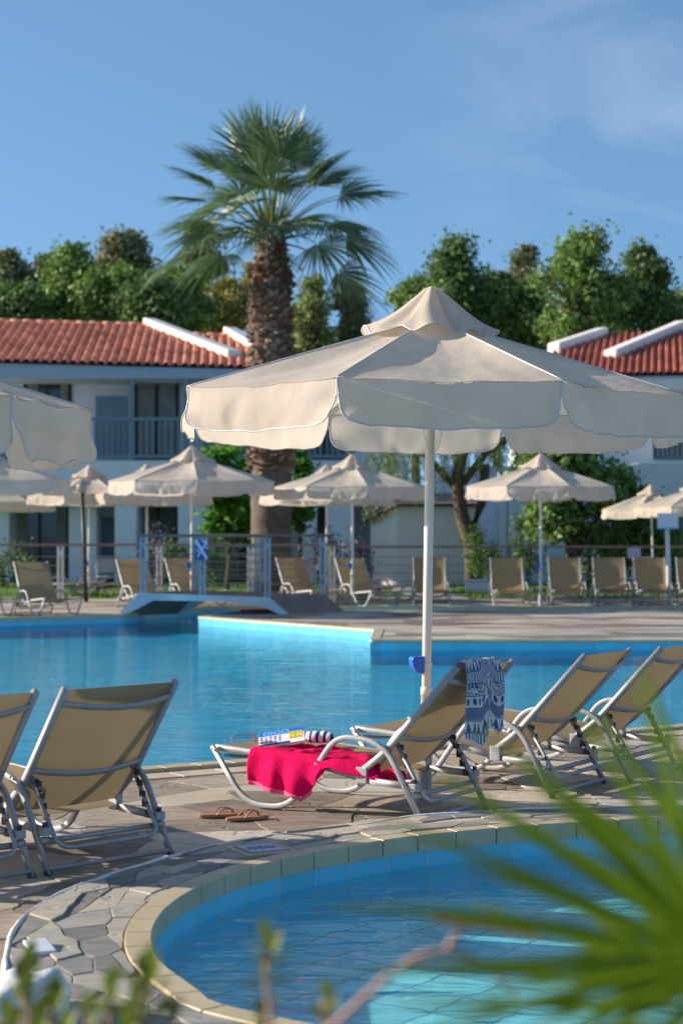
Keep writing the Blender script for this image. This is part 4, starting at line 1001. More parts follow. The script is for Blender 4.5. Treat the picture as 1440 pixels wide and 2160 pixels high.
    mb=MB(); mb.tube([(1.345,-HR,.150),(1.345,HR,.150)],.014,n=10); mb.tube([(1.345,-HW,.152),(1.345,-HR+.015,.152)],.018,n=8); mb.tube([(1.345,HW,.152),(1.345,HR-.015,.152)],.018,n=8); mb.build('cross_bar',M['alu'],root,smooth=True)
    mb=MB(); mb.tube([(1.402,-HW+.008,.030),(1.402,HW-.008,.030)],.012,n=10); mb.build('floor_bar',M['alu'],root,smooth=True)
    return root
def put(o,loc,ang,local=(0,0)):
    # local point of the lounger goes to loc; its head end points to angle ang
    c,s=math.cos(ang),math.sin(ang); o.location=(loc[0]-(c*local[0]-s*local[1]),loc[1]-(s*local[0]+c*local[1]),0); o.rotation_euler=(0,0,ang); return o
GN='beige sun loungers beside the small pool'
lg=make_lounger('beige sling lounger with the magenta towel and magazine on its seat',GN)
near=[lg]
put(lg,(.435,9.95),R(-33),(1.41,-.36))
o=copy_tree(lg,label='beige lounger right of the towel draped one, second in its row'); put(o,(1.25,10.93),R(-33),(1.41,-.36)); near.append(o)
o=copy_tree(lg,label='beige lounger furthest right in the near row, cut by the edge'); put(o,(1.81,11.58),R(-34),(1.41,-.36)); near.append(o)
lg2=make_lounger('empty beige lounger at the left seen from behind its backrest',GN,top=(1.49,.862),knee=(1.17,.41)); o=lg2; put(o,(-1.345,8.50),R(-46),(1.41,-.36)); near.append(o); N1=o
o=copy_tree(lg2,label='beige lounger mostly cut off by the left edge of the photo'); put(o,(-1.93,7.95),R(-46),(1.41,-.36)); near.append(o)
GF='beige sun loungers along the far side of the pool'
fl=make_lounger('beige lounger facing the camera, leftmost of the front facing ones, near the big parasol pole',GF,top=(1.50,.95),knee=(1.20,.42))
def fput(o,px,Y,deg): return put(o,(XP(px,Y),Y),R(deg),(.8,0))
fput(fl,908,37.9,90)
for (px,Y,dg,lb) in [
 (1074,37.7,91,'beige front facing lounger left of the parasol pole with the blue cup'),
 (1197,37.8,90,'beige front facing lounger just right of the parasol pole with the blue cup'),
 (1291,37.9,89,'beige front facing lounger between the parasol pole and the small lilac sign'),
 (1379,37.9,90,'beige front facing lounger in front of the white sign post'),
 (1469,37.8,88,'beige front facing lounger cut by the right edge of the photo'),
 (97,33.3,122,'beige side facing lounger by the pool edge left of the lamp post'),
 (-42,33.2,122,'beige lounger cut by the left edge on the far pool side'),
 (312,35.9,124,'beige lounger behind the left end of the bridge'),
 (412,37.1,122,'beige lounger behind the blue sign on the bridge'),
 (648,37.4,122,'beige lounger seen through the right end of the bridge railing'),
 (773,36.95,120,'beige side facing lounger in front of the parasol pole right of the bridge')]:
    fput(copy_tree(fl,label=lb),px,Y,dg)
fb_=make_lounger('flat beige lounger on the lawn behind the lamp post',GF,top=(1.88,.30),knee=(1.22,.30))
fput(fb_,205,41.8,190)
for (px,Y,dg,lb) in [(142,42.2,188,'flat lounger on the lawn left of the lamp post'),(255,42.6,192,'flat lounger on the lawn just left of the bridge'),(800,39.9,150,'flat lounger behind the side facing one right of the bridge')]:
    fput(copy_tree(fb_,label=lb),px,Y,dg)

# ---------------------------------------------------------------- things on the loungers
LM=Matrix.Translation(lg.location)@Matrix.Rotation(R(-33),4,'Z')
def onl(o): o.matrix_world=LM; return o
def sz_(x,y): 
    z=(.322-.004*(x/.16) if x<.16 else .318-.043*(x-.16)/.54 if x<.70 else .275-.06*(x-.7)/.3)+.014
    b=(y/.32+1)/2; a=(x-.005)/1.045
    return z-.028*(1-(2*b-1)**2)*min(1,math.sin(PI*min(1,a+.02))+.25)
mb=MB(); rng=random.Random(3)
def hang(x):
    return .178+.03*(x-.26)/.34 if x<.62 else max(.0,.215*(1-(x-.62)/.20))+.012
def rt(a,b):
    x=.285+a*.905; far_=(.16 if x<.75 else .16-.22*(x-.75)/.4)+.02*math.sin(x*15); near_=-.365 if x<.86 else -.365+.07*(x-.86)/.3
    q=b*1.0
    nz=mnoise.noise(Vector((x*7,b*5,1)))*.022+abs(mnoise.noise(Vector((x*13,b*8,4))))*.018
    if q<.55:
        t=q/.55; y=far_+(near_-far_)*t; yy=max(-.318,min(.3,y)); z=sz_(x,yy)+.008+max(0,nz+.010)
        if y<-.30: z=max(z,.345-.05*max(0,(x-.2))+.004)
        return Vector((x+.01*nz,y,z))
    t=(q-.55)/.45; z0=sz_(x,-.318)+.012; h=hang(x)
    fo=.016*math.sin(x*38+1.5*t)*t**.6+.02*mnoise.noise(Vector((x*9,t*1.5,8)))*t
    return Vector((x+.012*t*math.sin(x*20)-.02*t*(x<.4),near_-.006-.012*math.sin(PI*t)+fo*(1 if h>.05 else .3)-.01,z0-h*t+.004*math.sin(x*25)*t))
mb.grid(rt,84,54)
tw_=mb.build('beach_towel',M['red'],None,smooth=True,solid=.006,offset=1); onl(tw_); tag(tw_,'bright magenta terry towel hanging over the lounger seat edge','towel')
def rt2(a,b):
    x_=.0+a*.585; p=rt(x_/ .93 if False else x_*.62,.985+b*.045*.33); return p+Vector((0,-.0035,-.020*b))
hm=MB(); hm.grid(lambda a,b:(lambda p:Vector((p.x,p.y-.002,p.z-.024*b)))(rt(a*.44,1.0)),40,3); h_=hm.build('hem',M['pink'],tw_,smooth=True,solid=.004); h_.matrix_parent_inverse=Matrix.Identity(4)
# patterned blue and white wrap
m,n,o=newmat('printed_cotton'); b=N(n,'ShaderNodeBsdfPrincipled',i_Roughness=.9); uv=N(n,'ShaderNodeTexCoord'); sp_=N(n,'ShaderNodeSeparateXYZ'); L(n,uv.outputs['UV'],sp_.inputs[0])
def MM(op,a,b_=None,c_=None):
    x=N(n,'ShaderNodeMath',operation=op)
    for i,v in enumerate((a,b_,c_)):
        if v is None: continue
        if isinstance(v,(int,float)): x.inputs[i].default_value=v
        else: L(n,v,x.inputs[i])
    return x.outputs[0]
U,V_=sp_.outputs[0],sp_.outputs[1]
dist=N(n,'ShaderNodeTexNoise',i_Scale=9,i_Detail=2); L(n,uv.outputs['UV'],dist.inputs['Vector'])
vv=MM('ADD',V_,MM('MULTIPLY',MM('ABSOLUTE',MM('SUBTRACT',U,.42)),-.16)); vv=MM('ADD',vv,MM('MULTIPLY',dist.outputs[0],.02))
row=MM('MULTIPLY',vv,11.0); fr=MM('FRACT',row); rid=MM('FLOOR',row)
line=MM('LESS_THAN',MM('ABSOLUTE',MM('SUBTRACT',fr,.08)),.045)
cu=MM('FRACT',MM('MULTIPLY',U,12.0)); dx=MM('SUBTRACT',cu,.5); dy=MM('SUBTRACT',fr,.55)
dot=MM('LESS_THAN',MM('ADD',MM('MULTIPLY',dx,dx),MM('MULTIPLY',MM('MULTIPLY',dy,dy),.8)),.075)
tri=MM('LESS_THAN',MM('MULTIPLY',MM('ABSOLUTE',dx),2.3),MM('SUBTRACT',fr,.12))
cu2=MM('FRACT',MM('MULTIPLY',U,26.0)); bar_=MM('LESS_THAN',MM('ABSOLUTE',MM('SUBTRACT',cu2,.5)),.24)
vo=N(n,'ShaderNodeTexVoronoi',i_Scale=17); L(n,uv.outputs['UV'],vo.inputs['Vector']); flo=MM('LESS_THAN',MM('ABSOLUTE',MM('SUBTRACT',MM('FRACT',MM('MULTIPLY',vo.outputs[0],3.2)),.5)),.26)
md=MM('MODULO',rid,5.0)
def sel(k): return MM('LESS_THAN',MM('ABSOLUTE',MM('SUBTRACT',md,float(k))),.4)
solid=MM('GREATER_THAN',fr,.14)
pat=MM('ADD',MM('MULTIPLY',sel(0),bar_),MM('MULTIPLY',sel(1),flo)); pat=MM('ADD',pat,MM('MULTIPLY',sel(2),dot)); pat=MM('ADD',pat,MM('MULTIPLY',sel(3),MM('MULTIPLY',solid,.8))); pat=MM('ADD',pat,MM('MULTIPLY',sel(4),tri))
pat=MM('MAXIMUM',pat,line); pat=MM('MINIMUM',pat,1.0)
mx=N(n,'ShaderNodeMix',data_type='RGBA'); L(n,pat,mx.inputs[0]); mx.inputs[6].default_value=(.70,.71,.72,1); mx.inputs[7].default_value=(.05,.10,.29,1)
L(n,mx.outputs[2],b.inputs['Base Color']); tr=N(n,'ShaderNodeBsdfTranslucent'); L(n,mx.outputs[2],tr.inputs[0]); ms=N(n,'ShaderNodeMixShader'); ms.inputs[0].default_value=.25; L(n,b.outputs[0],ms.inputs[1]); L(n,tr.outputs[0],ms.inputs[2]); L(n,ms.outputs[0],o.inputs[0]); M['print']=m
T=Vector((1.60,0,.85)); bd=Vector((.41,0,.44)).normalized()
def bot(a):
    # bottom outline: two tails with a notch between
    P=[(0,.395),(.12,.42),(.34,.455),(.44,.40),(.52,.275),(.60,.265),(.70,.30),(.80,.37),(.90,.41),(1,.375)]
    for (x0,y0),(x1,y1) in zip(P,P[1:]):
        if a<=x1: t=(a-x0)/(x1-x0); t=t*t*(3-2*t); return y0+(y1-y0)*t
    return .37
Y0,Y1=-.25,.13
def pw(a,b):
    y=Y0+(Y1-Y0)*a; front=.30
    s_=b*(front+bot(a)); 
    if s_<front: p=T+Vector((0,0,.028))-bd*(front-s_); p+=Vector((-.028,0,.006)); p.y=y; return p-Vector((0,0,.032*(1-(y/.32)**2)*min(1,(front-s_)*6)))+Vector((.004*math.sin(a*30),0,0))
    d=s_-front; sag=.012
    fold=.030*math.cos((a-.42)*9)*min(1,d*6)+.010*math.sin(a*26+d*8)*min(1,d*4)
    sp=(a-.5)*(-.03+.26*max(0,d-.02)*.0)
    return Vector((T.x+.014+fold*.8+.02*min(1,d*10),y+sp*d*2-.09*d*(1-a)+.02*d,T.z+.030-d-.0))
mb=MB(); mb.grid(pw,60,70,uv=True); wr_=mb.build('cotton_wrap',M['print'],None,smooth=True); onl(wr_); tag(wr_,'blue and white patterned cotton wrap with pompoms over the lounger backrest','wrap')
mb=MB()
for i in range(34):
    a=i/33; p=pw(a,1.0)+Vector((.002,0,-.006)); r=.0068
    b0=len(mb.v)
    for ph,zz in ((0,1),(.7,.7),(1,0),(.7,-.7),(0,-1)):
        for j in range(6): mb.v.append(p+Vector((r*ph*math.cos(j*PI/3),r*ph*math.sin(j*PI/3),r*zz)))
    for q in range(4):
        for j in range(6): mb.f.append([b0+q*6+j,b0+q*6+(j+1)%6,b0+(q+1)*6+(j+1)%6,b0+(q+1)*6+j]); mb.m.append(0)
mb.tube([pw(i/40,1.0)+Vector((.002,0,-.003)) for i in range(41)],.003,n=5); pk=mb.build('pompom_trim',simple('pompom_cotton',(.72,.68,.66),.95),wr_,smooth=True)
# magazine
def text_mesh(body,size,mat,ext=.0004,font=None):
    c=bpy.data.curves.new('lettering','FONT'); c.body=body; c.size=size; c.extrude=ext; c.align_x='CENTER'; c.align_y='CENTER'; c.offset=size*.02
    o=bpy.data.objects.new('lettering',c); COL.objects.link(o); dg=bpy.context.evaluated_depsgraph_get(); me=bpy.data.meshes.new_from_object(o.evaluated_get(dg)); bpy.data.objects.remove(o)
    me.materials.clear(); me.materials.append(mat); q=bpy.data.objects.new('lettering',me); COL.objects.link(q); return q
flat=lambda nm,c,r=.45:simple(nm,c,r,var=.04)
M['mblue']=flat('magazine_blue',(.01,.16,.62)); M['mnavy']=flat('magazine_navy',(.02,.05,.25)); M['mwhite']=flat('magazine_paper',(.75,.76,.80)); M['myel']=flat('magazine_yellow',(.85,.55,.06)); M['mgreen']=flat('magazine_green',(.08,.45,.07)); M['mred']=flat('magazine_red',(.6,.08,.08)); M['mlight']=flat('magazine_sky',(.20,.48,.80))
mg=empty('magazine',(0,0,0),0,'blue white and yellow magazine lying on the lounger foot end','magazine')
mg.matrix_world=LM@Matrix.Translation((.215,.03,.362))@Matrix.Rotation(R(33),4,'Z')@Matrix.Rotation(R(-9),4,'Y')@Matrix.Rotation(R(19),4,'X')
def part(fn,name,mat,parent,**k): 
    mb=MB(); fn(mb); return mb.build(name,mat,parent,**k)
mwz,mhz=.135,.095
part(lambda m:m.box(-mwz,mwz,-mhz,mhz,-.012,.0),'pages',M['mwhite'],mg,bevel=.003)
cv=part(lambda m:m.box(-mwz-.001,mwz+.001,-mhz-.001,mhz+.001,.0005,.0015),'cover',M['mwhite'],mg)
part(lambda m:m.box(-mwz,mwz,.035,mhz,.0018,.0024),'blue_band',M['mblue'],cv)
part(lambda m:m.box(-mwz,.05,-mhz,-.07,.0018,.0024),'navy_band',M['mnavy'],cv)
yl=part(lambda m:m.box(.045,.125,-.045,.045,.0028,.0034),'yellow_panel',M['myel'],cv)
part(lambda m:[m.box(.052+i*.024,.066+i*.024,-.036+j*.026,-.020+j*.026,.0038,.0042) for i in range(3) for j in range(3) if (i+j)%2==0 or i==1],'green_squares',M['mgreen'],yl)
rg=random.Random(4)
for i in range(5):
    for j in range(4): part(lambda m:m.box(-.125+.027*i,-.111+.027*i,-.060+.023*j,-.046+.023*j,.0020,.0026),'picture',M['mred'] if (i+j)%3==0 else M['mlight'] if (i+j)%3==1 else M['mnavy'],cv)
tx=text_mesh('GIGO',.062,M['mlight']); tx.name='lettering'; tx.parent=cv; tx.location=(-.03,.064,.0030)
# rolled striped cloth
m,n,o=newmat('striped_cloth'); b=N(n,'ShaderNodeBsdfPrincipled',i_Roughness=.9); t=N(n,'ShaderNodeTexCoord'); x=N(n,'ShaderNodeTexWave',i_Scale=7.5,i_Distortion=2.2,i_Detail=1); x.inputs['Detail Scale'].default_value=.5; L(n,t.outputs['Object'],x.inputs['Vector']); r=ramp(n,[(.0,(.02,.025,.16)),(.34,(.02,.025,.16)),(.40,(.72,.72,.78)),(1,(.72,.72,.78))]); L(n,x.outputs[0],r.inputs[0]); L(n,r.outputs[0],b.inputs['Base Color']); L(n,b.outputs[0],o.inputs[0])
mb=MB(); mb.tube([(-.085+i*.0142,.004*math.sin(i),.003*math.sin(i*1.7)) for i in range(13)],.043,.034,n=18,taper=lambda t:(1-.30*abs(2*t-1)**4)*(1+.05*math.sin(t*22)))
ro=mb.build('rolled_cloth',m,None,smooth=True); ro.matrix_world=LM@Matrix.Translation((.435,.10,.368))@Matrix.Rotation(R(22),4,'Z'); tag(ro,'rolled navy and white striped cloth beside the magazine','cloth')
# sunglasses
sg=empty('sunglasses',(0,0,0),0,'dark red sunglasses resting at the foot corner of the lounger','sunglasses'); sg.matrix_world=LM@Matrix.Translation((.13,-.12,.366))@Matrix.Rotation(R(128),4,'Z')
M['sgf']=simple('red_acetate',(.28,.01,.03),.25); M['sgl']=simple('brown_lens',(.08,.03,.02),.08)
fr_=MB(); 
for s in (-1,1): fr_.tube([(s*.034+.027*math.cos(a),.0,.0+.021*math.sin(a)) for a in [2*PI*i/16 for i in range(16)]],.003,n=6,closed=True)
fr_.tube([(-.008,0,.006),(0,0,.010),(.008,0,.006)],.003,n=6); sf=fr_.build('frame',M['sgf'],sg,smooth=True)
for s in (-1,1):
    mb=MB(); mb.lathe([(.001,-.001),(.026,-.001),(.026,.001),(.001,.001)],16); l_=mb.build('lens',M['sgl'],sg); l_.matrix_local=Matrix.Translation((s*.034,0,0))@Matrix.Rotation(R(90),4,'X')@Matrix.Diagonal((1,.8,1,1))
    mb=MB(); mb.tube(fillet([(s*.062,0,.010),(s*.064,.11,.010),(s*.062,.145,-.022)],.03),.0035,.0022,n=6); mb.build('temple',M['sgf'],sg,smooth=True)
# flip flops
M['ff']=simple('tan_rubber_sole',(.36,.17,.09),.7); M['ffs']=simple('brown_strap',(.30,.12,.07),.5)
def flip(loc,ang,label):
    r_=empty('flip_flop',loc,ang,label,'flip flop','pair of tan flip flops'); mb=MB(); n_=28; out=[]
    for i in range(n_):
        t=2*PI*i/n_; x=.128*math.cos(t); wd=.046+.008*math.cos(t)-.010*math.exp(-((x+.01)/.05)**2); out.append((x,wd*math.sin(t)))
    for z in (0,.018):
        for (x,y) in out: mb.v.append(Vector((x,y,z+.012*(x<-.04)*0)))
    mb.f+=[list(range(n_))[::-1],list(range(n_,2*n_))]; mb.m+=[0,0]
    for i in range(n_): mb.f.append([i,(i+1)%n_,n_+(i+1)%n_,n_+i]); mb.m.append(0)
    mb.build('sole',M['ff'],r_,bevel=.004)
    mb=MB()
    for s in (-1,1): mb.tube(fillet([(.070,0,.018),(.055,s*.010,.044),(.005,s*.036,.050),(-.035,s*.047,.016)],.04,n=5),.007,.0035,n=7)
    mb.tube([(.071,0,.010),(.066,0,.042)],.004,n=6); mb.build('strap',M['ffs'],r_,smooth=True); return r_
flip((-.665,10.20,.006),R(18),'left tan flip flop on the paving by the lounger foot')
flip((-.515,10.10,.006),R(28),'right tan flip flop touching the loop of the lounger frame')

# ---------------------------------------------------------------- bridge, fences, signs
YB=33.4; OB=Vector((.98,1.1,0))
br=empty('footbridge',(-2.5,33.9,0),0,'small pool footbridge with brown deck and blue steel posts','bridge'); BO=Vector((-2.5,33.9,0))
zl,zr=.40,.32
top=[Vector((XP(250,YB),YB,.0)),Vector((XP(293,YB),YB,zl)),Vector((XP(568,YB),YB,zr)),Vector((XP(612,YB),YB,0))]
bot_=[Vector((XP(266,YB),YB,.0)),Vector((XP(325,YB),YB,.265)),Vector((XP(480,YB),YB,.24)),Vector((XP(555,YB),YB,.16)),Vector((XP(592,YB),YB,0))]
def sidep(off,name):
    mb=MB(); poly=[p+off-BO for p in top]+[p+off-BO for p in bot_[::-1]]; k=len(poly); d=Vector((0,.06,0))
    mb.v+=poly+[p+d for p in poly]; mb.f+=[[0,1,7,8],[1,2,5,6],[6,7,1],[2,3,4,5]]; mb.m+=[0]*4
    mb.f+=[[q+k for q in f[::-1]] for f in mb.f[:4]]; mb.m+=[0]*4
    for i in range(k): mb.f.append([i,(i+1)%k,k+(i+1)%k,k+i]); mb.m.append(0)
    return mb.build(name,M['bridgeside'],br)
sidep(Vector((0,-.062,0)),'side_beam'); sidep(OB,'side_beam')
mb=MB()
for (a,b) in ((top[0],top[1]),(top[1],top[2]),(top[2],top[3])):
    n_=max(3,int((b-a).length/.12))
    for i in range(n_):
        p=a.lerp(b,i/n_+.006); q=a.lerp(b,(i+1)/n_-.012*.3); u=Vector((0,0,.012)); dn=Vector((0,0,-.03))
        w=[p,q,q+OB,p+OB]; vs=[v-BO+dn for v in w]+[v-BO+u for v in w]; mb.add(vs,[(0,3,2,1),(4,5,6,7),(0,1,5,4),(1,2,6,5),(2,3,7,6),(3,0,4,7)])
mb.build('deck_boards',M['wood'],br)
def post(x,y,z0,z1,parent,mat,w_=.06,name='post',O=BO):
    mb=MB(); mb.box(x-O.x-w_,x-O.x-w_*.25,y-O.y-.02,y-O.y+.02,z0,z1); mb.box(x-O.x+w_*.25,x-O.x+w_,y-O.y-.02,y-O.y+.02,z0,z1); mb.box(x-O.x-w_*.3,x-O.x+w_*.3,y-O.y-.008,y-O.y+.008,z0+.3,z0+.36); mb.box(x-O.x-w_*.3,x-O.x+w_*.3,y-O.y-.008,y-O.y+.008,z1-.2,z1-.1)
    return mb.build(name,M[mat],parent)
rt_=1.40
fp=[(302,YB,.39),(427,YB,.36),(564,YB,.32)]; bp_=[(412,34.5,.38),(544,34.5,.34),(680,34.5,.32)]
for (px,y,z0) in fp+bp_: post(XP(px,y),y,z0,rt_,br,'steelblue')
for (A,B,y) in ((290,571,YB),(400,696,34.5)):
    mb=MB(); mb.box(XP(A,y)+2.5,XP(B,y)+2.5,y-33.9-.05,y-33.9+.05,rt_+.002,rt_+.055); mb.build('handrail',M['wood'],br,bevel=.008)
for (pp_,y) in ((fp,YB),(bp_,34.5)):
    for k in range(6):
        z=.50+k*.145; mb=MB(); mb.tube([(XP(pp_[0][0],y)+2.5,y-33.9,z+.03),(XP(pp_[2][0],y)+2.5,y-33.9,z)],.009,n=6); mb.build('rod',M['rod'],br)
FC=empty('pool_fence',(-4,38.2,0),0,'low cable fence with brown rail and pale posts behind the bridge','fence'); FO=Vector((-4,38.2,0)); y=38.2; zt=ZP(1152,y)
for px in (-60,128,336,528,700): post(XP(px,y),y,0,zt,FC,'pole',.07,O=FO)
mb=MB(); mb.box(XP(-75,y)+4,XP(712,y)+4,-.04,.04,zt+.002,zt+.05); mb.build('handrail',M['wood'],FC)
mb=MB()
for k in range(5): mb.tube([(XP(-60,y)+4,0,.25+k*.18),(XP(700,y)+4,0,.25+k*.18)],.005,n=5)
mb.build('cable',M['rod'],FC)
y=40.9; FC=empty('pool_fence',(5,y,0),0,'long dark fence rail running behind the front facing loungers','fence'); zt=ZP(1153,y)
mb=MB(); mb.box(XP(700,y)-5,XP(1560,y)-5,-.03,.03,zt-.03,zt+.02); mb.build('handrail',M['wood'],FC)
for px in (760,905,1075,1240,1400,1550):
    mb=MB(); mb.box(XP(px,y)-5-.02,XP(px,y)-5+.02,-.015,.015,0,zt-.032); mb.build('post',M['dark'],FC)
mb=MB()
for k in range(5): mb.tube([(XP(700,y)-5,0,.2+k*.18),(XP(1560,y)-5,0,.2+k*.18)],.004,n=5)
mb.build('cable',M['dark'],FC)
# blue no diving sign on the bridge
M['signblue']=flat('sign_blue',(.01,.06,.36)); M['signwhite']=flat('sign_white',(.62,.70,.80))
sg=empty('warning_sign',(XP(425,33.33),33.33,0),0,'blue sign with a white cross on the bridge railing','sign'); zc=ZP(1159,33.33)
mb=MB(); mb.box(-.115,.115,-.012,0,zc-.18,zc+.18); mb.build('panel',M['signblue'],sg,bevel=.004)
mb=MB(); mb.add([(-.115,-.016,zc+.18),(-.075,-.016,zc+.18),(.112,-.016,zc-.13),(.112,-.016,zc-.18),(.075,-.016,zc-.18),(-.115,-.016,zc+.12)],[(0,5,4,3,2,1)])
mb.add([(.07,-.0155,zc+.13),(.095,-.0155,zc+.10),(-.06,-.0155,zc-.15),(-.085,-.0155,zc-.13)],[(0,1,2,3)])
mb.add([(-.03,-.015,zc+.17),(.11,-.015,zc+.17),(.11,-.015,zc+.06),(.06,-.015,zc+.11)],[(0,1,2,3)]); mb.add([(-.085,-.015,zc+.01),(-.06,-.015,zc+.01),(-.05,-.015,zc-.05),(-.085,-.015,zc-.05)],[(0,1,2,3)])
mb.add([(.075,-.015,zc+.05),(.112,-.015,zc+.06),(.112,-.015,zc+.01),(.08,-.015,zc+.01)],[(0,1,2,3)])
mb.build('cross_symbol',M['signwhite'],sg)
mb=MB(); mb.box(-.03,.03,.001,.03,zc-.1,zc+.1); mb.build('bracket',M['steelblue'],sg)
y=37.2; sg=empty('notice_sign',(XP(1412,y),y,0),0,'white rectangular notice on a pale post behind the front facing loungers','sign'); zc=ZP(1098,y)
mb=MB(); mb.tube([(0,.03,0),(-.06,.03,zc)],.045,n=12); mb.build('post',M['pole'],sg,smooth=True)
mb=MB(); mb.box(-.26,.16,-.035,-.02,zc-.16,zc+.15); pn_=mb.build('panel',M['mwhite'],sg,bevel=.004); mb=MB(); mb.box(-.26,.16,-.040,-.0355,zc-.17,zc-.135); mb.build('blue_edge',M['mlight'],pn_)
y=42; sg=empty('notice_sign',(XP(1336,y),y,0),0,'small plain lilac white sign between two front facing loungers','sign'); zc=ZP(1166,y)
mb=MB(); mb.box(-.15,.15,-.02,0,zc-.13,zc+.13); mb.build('panel',flat('sign_lilac',(.55,.52,.60)),sg); mb=MB(); mb.box(-.02,.02,.001,.03,0,zc+.05); mb.build('post',M['alu'],sg)
# chairs with pale tubular frames beyond the loungers
def chair(px,Y,rz,label):
    r_=empty('garden_chair',(XP(px,Y),Y,0),rz,label,'chair','pale tubular garden chairs behind the loungers')
    mb=MB()
    for s in (-1,1): mb.tube(fillet([(s*.27,-.25,0),(s*.27,-.22,.62),(s*.27,.22,.66),(s*.27,.27,0)],.1),.014,n=6)
    mb.build('frame',M['alu'],r_,smooth=True)
    mb=MB(); mb.box(-.24,.24,-.22,.22,.40,.43); mb.build('seat',M['mlight'],r_,bevel=.01)
    mb=MB(); mb.tube(fillet([(-.24,.2,.42),(-.24,.30,.88),(.24,.30,.88),(.24,.2,.42)],.1),.014,n=6); mb.box(-.22,.22,.25,.275,.5,.84); mb.build('backrest',M['alu'],r_); return r_
chair(1308,41.6,.3,'pale tubular chair left of the small lilac sign'); chair(1352,42.4,-.4,'pale tubular chair right of the small lilac sign'); chair(228,43.5,.2,'pale tubular chair on the lawn right of the lamp post')
# red swim board under the bridge
mb=MB(); mb.box(-.35,.35,-.14,.14,0,.04); o=mb.build('swim_board',flat('red_foam',(.6,.02,.06)),bevel=.015); o.location=(XP(545,34.2),34.55,.014); tag(o,'flat red swim board lying on the paving under the bridge','float')
# depth marker on the surround
q=gp(552,1794,SZ); dm=empty('depth_marker',(q.x,q.y,SZ+.004),R(28),'square cream framed depth marker tile set in the small pool surround','tile')
mb=MB(); mb.box(-.13,.13,-.13,.13,-.01,.006); mb.build('tile',M['coping'],dm,bevel=.003)
mb=MB(); mb.box(-.105,.105,-.105,.105,.0065,.0085); rf=mb.build('red_border',flat('tile_red',(.45,.14,.12)),dm); mb=MB(); mb.box(-.09,.09,-.09,.09,.0088,.0100); mb.build('field',flat('tile_blue',(.35,.52,.66)),dm)
tx=text_mesh('050',.095,M['mnavy']); tx.parent=dm; tx.location=(0,0,.0108); tx.name='lettering'
# drain / skimmer lid on the left of the surround
q=gp(84,2004,SZ); mb=MB(); mb.box(-.045,.045,-.07,.07,0,.018); o=mb.build('skimmer_lid',M['mwhite'],bevel=.005); o.location=(q.x,q.y,SZ+.002); o.rotation_euler=(R(8),0,R(25)); tag(o,'small white plastic lid lying on the grey flagstones at the left','lid')
# white painted boulder at the end of the kerb
mb=MB(); b0=0
def rock(a,b):
    t=a*2*PI; ph=b*PI; p=Vector((math.sin(ph)*math.cos(t),math.sin(ph)*math.sin(t),math.cos(ph))); r=1+.35*mnoise.noise(p*1.6)+.15*mnoise.noise(p*4)
    return Vector((p.x*.17*r,p.y*.15*r,p.z*.10*r))
mb.grid(rock,28,16); o=mb.build('boulder',M['whitekerb'],smooth=True); q=gp(52,2120,.1); o.location=(q.x,q.y,.11); tag(o,'white painted boulder at the bottom left end of the kerb','boulder')

# ---------------------------------------------------------------- foreground plants
def fgpt(px,py,Y): return at(px,py,Y)
fp_=empty('fan_palm',(.75,2.35,-.02),0,'blurred bright green fan palm close to the camera at the lower right','palm plant'); FO=Vector((.75,2.35,-.02))
rng=random.Random(15)
def fgfan(hpx,hpy,Y,ax,nm,rad,nl,spread,droop,wt,seed):
    rg=random.Random(seed); mb=MB(); hub=fgpt(hpx,hpy,Y); fan(mb,hub-FO,Vector(ax),Vector(nm),rad,nl,R(spread),droop,rg,wtip=wt,fuse=.35,segs=8)
    f=mb.build('frond',M['fg_leaf'],fp_); pb=MB(); base=Vector((0,0,.35)); h=hub-FO; pb.tube([base*0,(base*.5+h*.35),h-Vector(ax)*.1,h],.010,n=7,taper=lambda t:1.4-.6*t); pb.build('petiole',M['petiole'],f,smooth=True)
fgfan(1530,2030,1.75,(-.74,.05,.67),(0.15,-1,.25),.315,10,58,.05,.70,1)
fgfan(1530,2030,1.8,(-.97,.0,.20),(.1,-.75,.6),.40,7,36,.08,.55,2)
fgfan(1610,1990,1.95,(-.40,.1,.9),(-.1,-1,.1),.33,7,42,.05,.65,3)
fgfan(1560,2130,1.8,(-.9,.1,.0),(.1,-.7,.7),.33,9,50,.1,.6,4)
fgfan(1540,2040,1.9,(-.6,.1,.5),(.3,-.9,.3),.19,15,110,.05,1.0,5)
def twig(name,label,cat,pts,Y,r,mat,ext=None,lf=None):
    P=[fgpt(a,b,Y+(c[0] if c else 0)) for (a,b,*c) in pts]; base=Vector((P[0].x,P[0].y,-.02)); o=empty(name,base,0,label,cat)
    mb=MB(); mb.tube(catmull([Vector((0,0,0))]+[p-base for p in P],5,closed=False),r,n=6,taper=lambda t:1.2-.6*t); mb.build('stem',M[mat],o,smooth=True); return o,P,base
o,P,base=twig('dry_twig','blurred pale brown bent twig in front of the small pool','twig',[(480,2420),(600,2270),(740,2130),(860,2030),(940,2008),(1000,2022),(1050,2060),(1085,2098)],2.1,.0048,'fg_dry')
mb=MB(); mb.tube([fgpt(940,2008,2.1)-base,fgpt(952,1985,2.11)-base,fgpt(978,1958,2.12)-base],.004,n=6); mb.build('side_shoot',M['fg_dry'],o,smooth=True)
mb=MB()
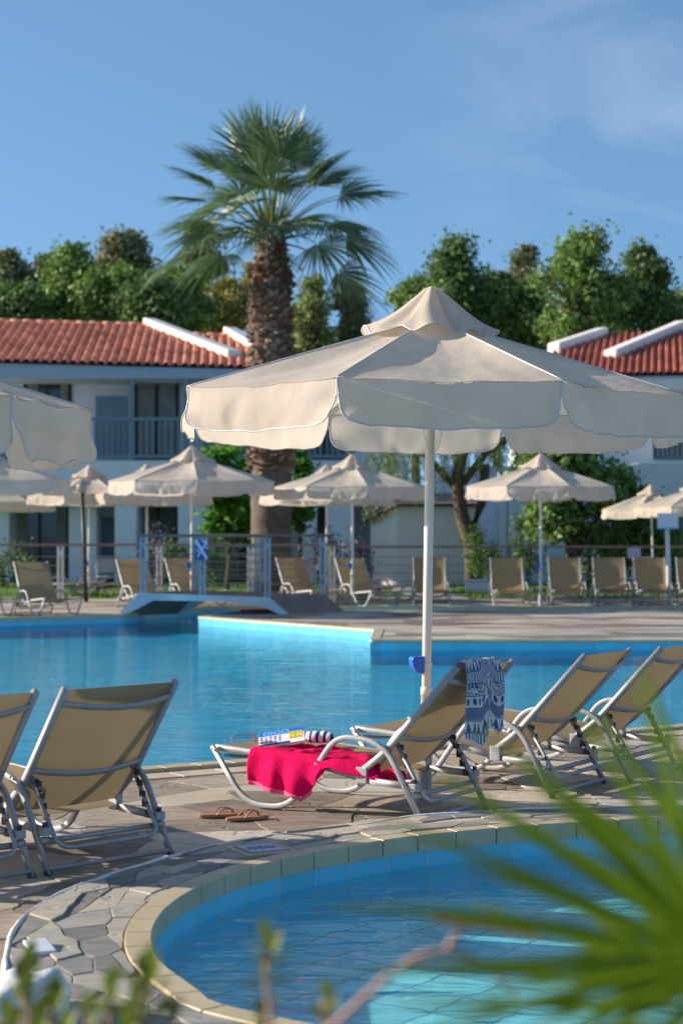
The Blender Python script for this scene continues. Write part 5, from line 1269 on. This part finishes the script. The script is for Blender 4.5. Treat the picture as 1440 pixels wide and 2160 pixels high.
def blade(mb,p0,p1,w_,bend=.0):
    d=p1-p0; s_=d.cross(Vector((0,1,0))).normalized(); b=len(mb.v)
    for i in range(9):
        t=i/8; c=p0+d*t+Vector((0,0,bend*math.sin(PI*t))); ww=w_*math.sin(PI*min(1,.08+t*.92))**.7; mb.v+=[c-s_*ww,c+Vector((0,-w_*.3,0)),c+s_*ww]
    for i in range(8): a=b+3*i; mb.f+=[[a,a+3,a+4,a+1],[a+1,a+4,a+5,a+2]]; mb.m+=[0,0]
blade(mb,fgpt(905,1940,2.12)-base,fgpt(1150,1985,2.12)-base,.0055,.006); mb.build('leaf',simple('orange_leaf',(.50,.28,.10),.7,trans=.3),o)
def shrub(label,sprigs,Y,seed):
    rg=random.Random(seed); x0=sum(s[0] for s in sprigs)/len(sprigs); base=Vector((XP(x0,Y),Y,-.02)); o=empty('leafy_shrub',base,0,label,'shrub')
    for (px,py,sc,dY) in sprigs:
        tip=fgpt(px,py,Y+dY)-base; mb=MB(); mid=tip*.55+Vector((rg.gauss(0,.03),0,-.05)); mb.tube(catmull([Vector((0,0,0)),mid,tip+Vector((0,0,-.05)),tip],5,closed=False),.0045,n=5,taper=lambda t:1.5-.9*t); st=mb.build('stem',M['fg_dry'],o,smooth=True)
        mb=MB()
        for k in range(12):
            f=k/12; a=k*2.4; el=R(80)-f*R(95); d=Vector((math.cos(a)*math.cos(el),math.sin(a)*math.cos(el),math.sin(el))); p=tip-Vector((0,0,.075*f)); ln=sc*rg.uniform(.032,.05); q=p+d*ln; s_=d.cross(Vector((rg.gauss(0,.3),rg.gauss(0,.3),1))).normalized()*ln*.26
            b=len(mb.v); up=Vector((0,0,ln*.10)); mb.v+=[p,p+d*ln*.5+s_+up,q,p+d*ln*.5-s_+up]; mb.f.append([b,b+1,b+2,b+3]); mb.m.append(0)
        mb.build('leaves',M['fg_shrub'],st)
shrub('blurred yellow green shoot standing before the small pool water',[(565,1995,1.1,0),(545,2150,.7,.1)],2.25,1)
shrub('blurred small shoot at the bottom right of the yellow green one',[(692,2118,.9,0)],2.2,2)
shrub('blurred leafy shrub before the grey flagstones left of centre',[(308,2062,1.2,0),(295,2120,1.0,.1),(232,2100,1.0,.05),(360,2135,.8,.1),(270,2165,1,.0),(190,2150,.9,-.05)],2.3,3)
shrub('blurred dark leafy shrub in the bottom left corner',[(62,2030,1.0,.3),(50,2075,1.1,.2),(110,2120,1.0,.1),(20,2150,1.0,.1),(140,2160,.9,.0),(80,2165,1,.05)],2.5,4)
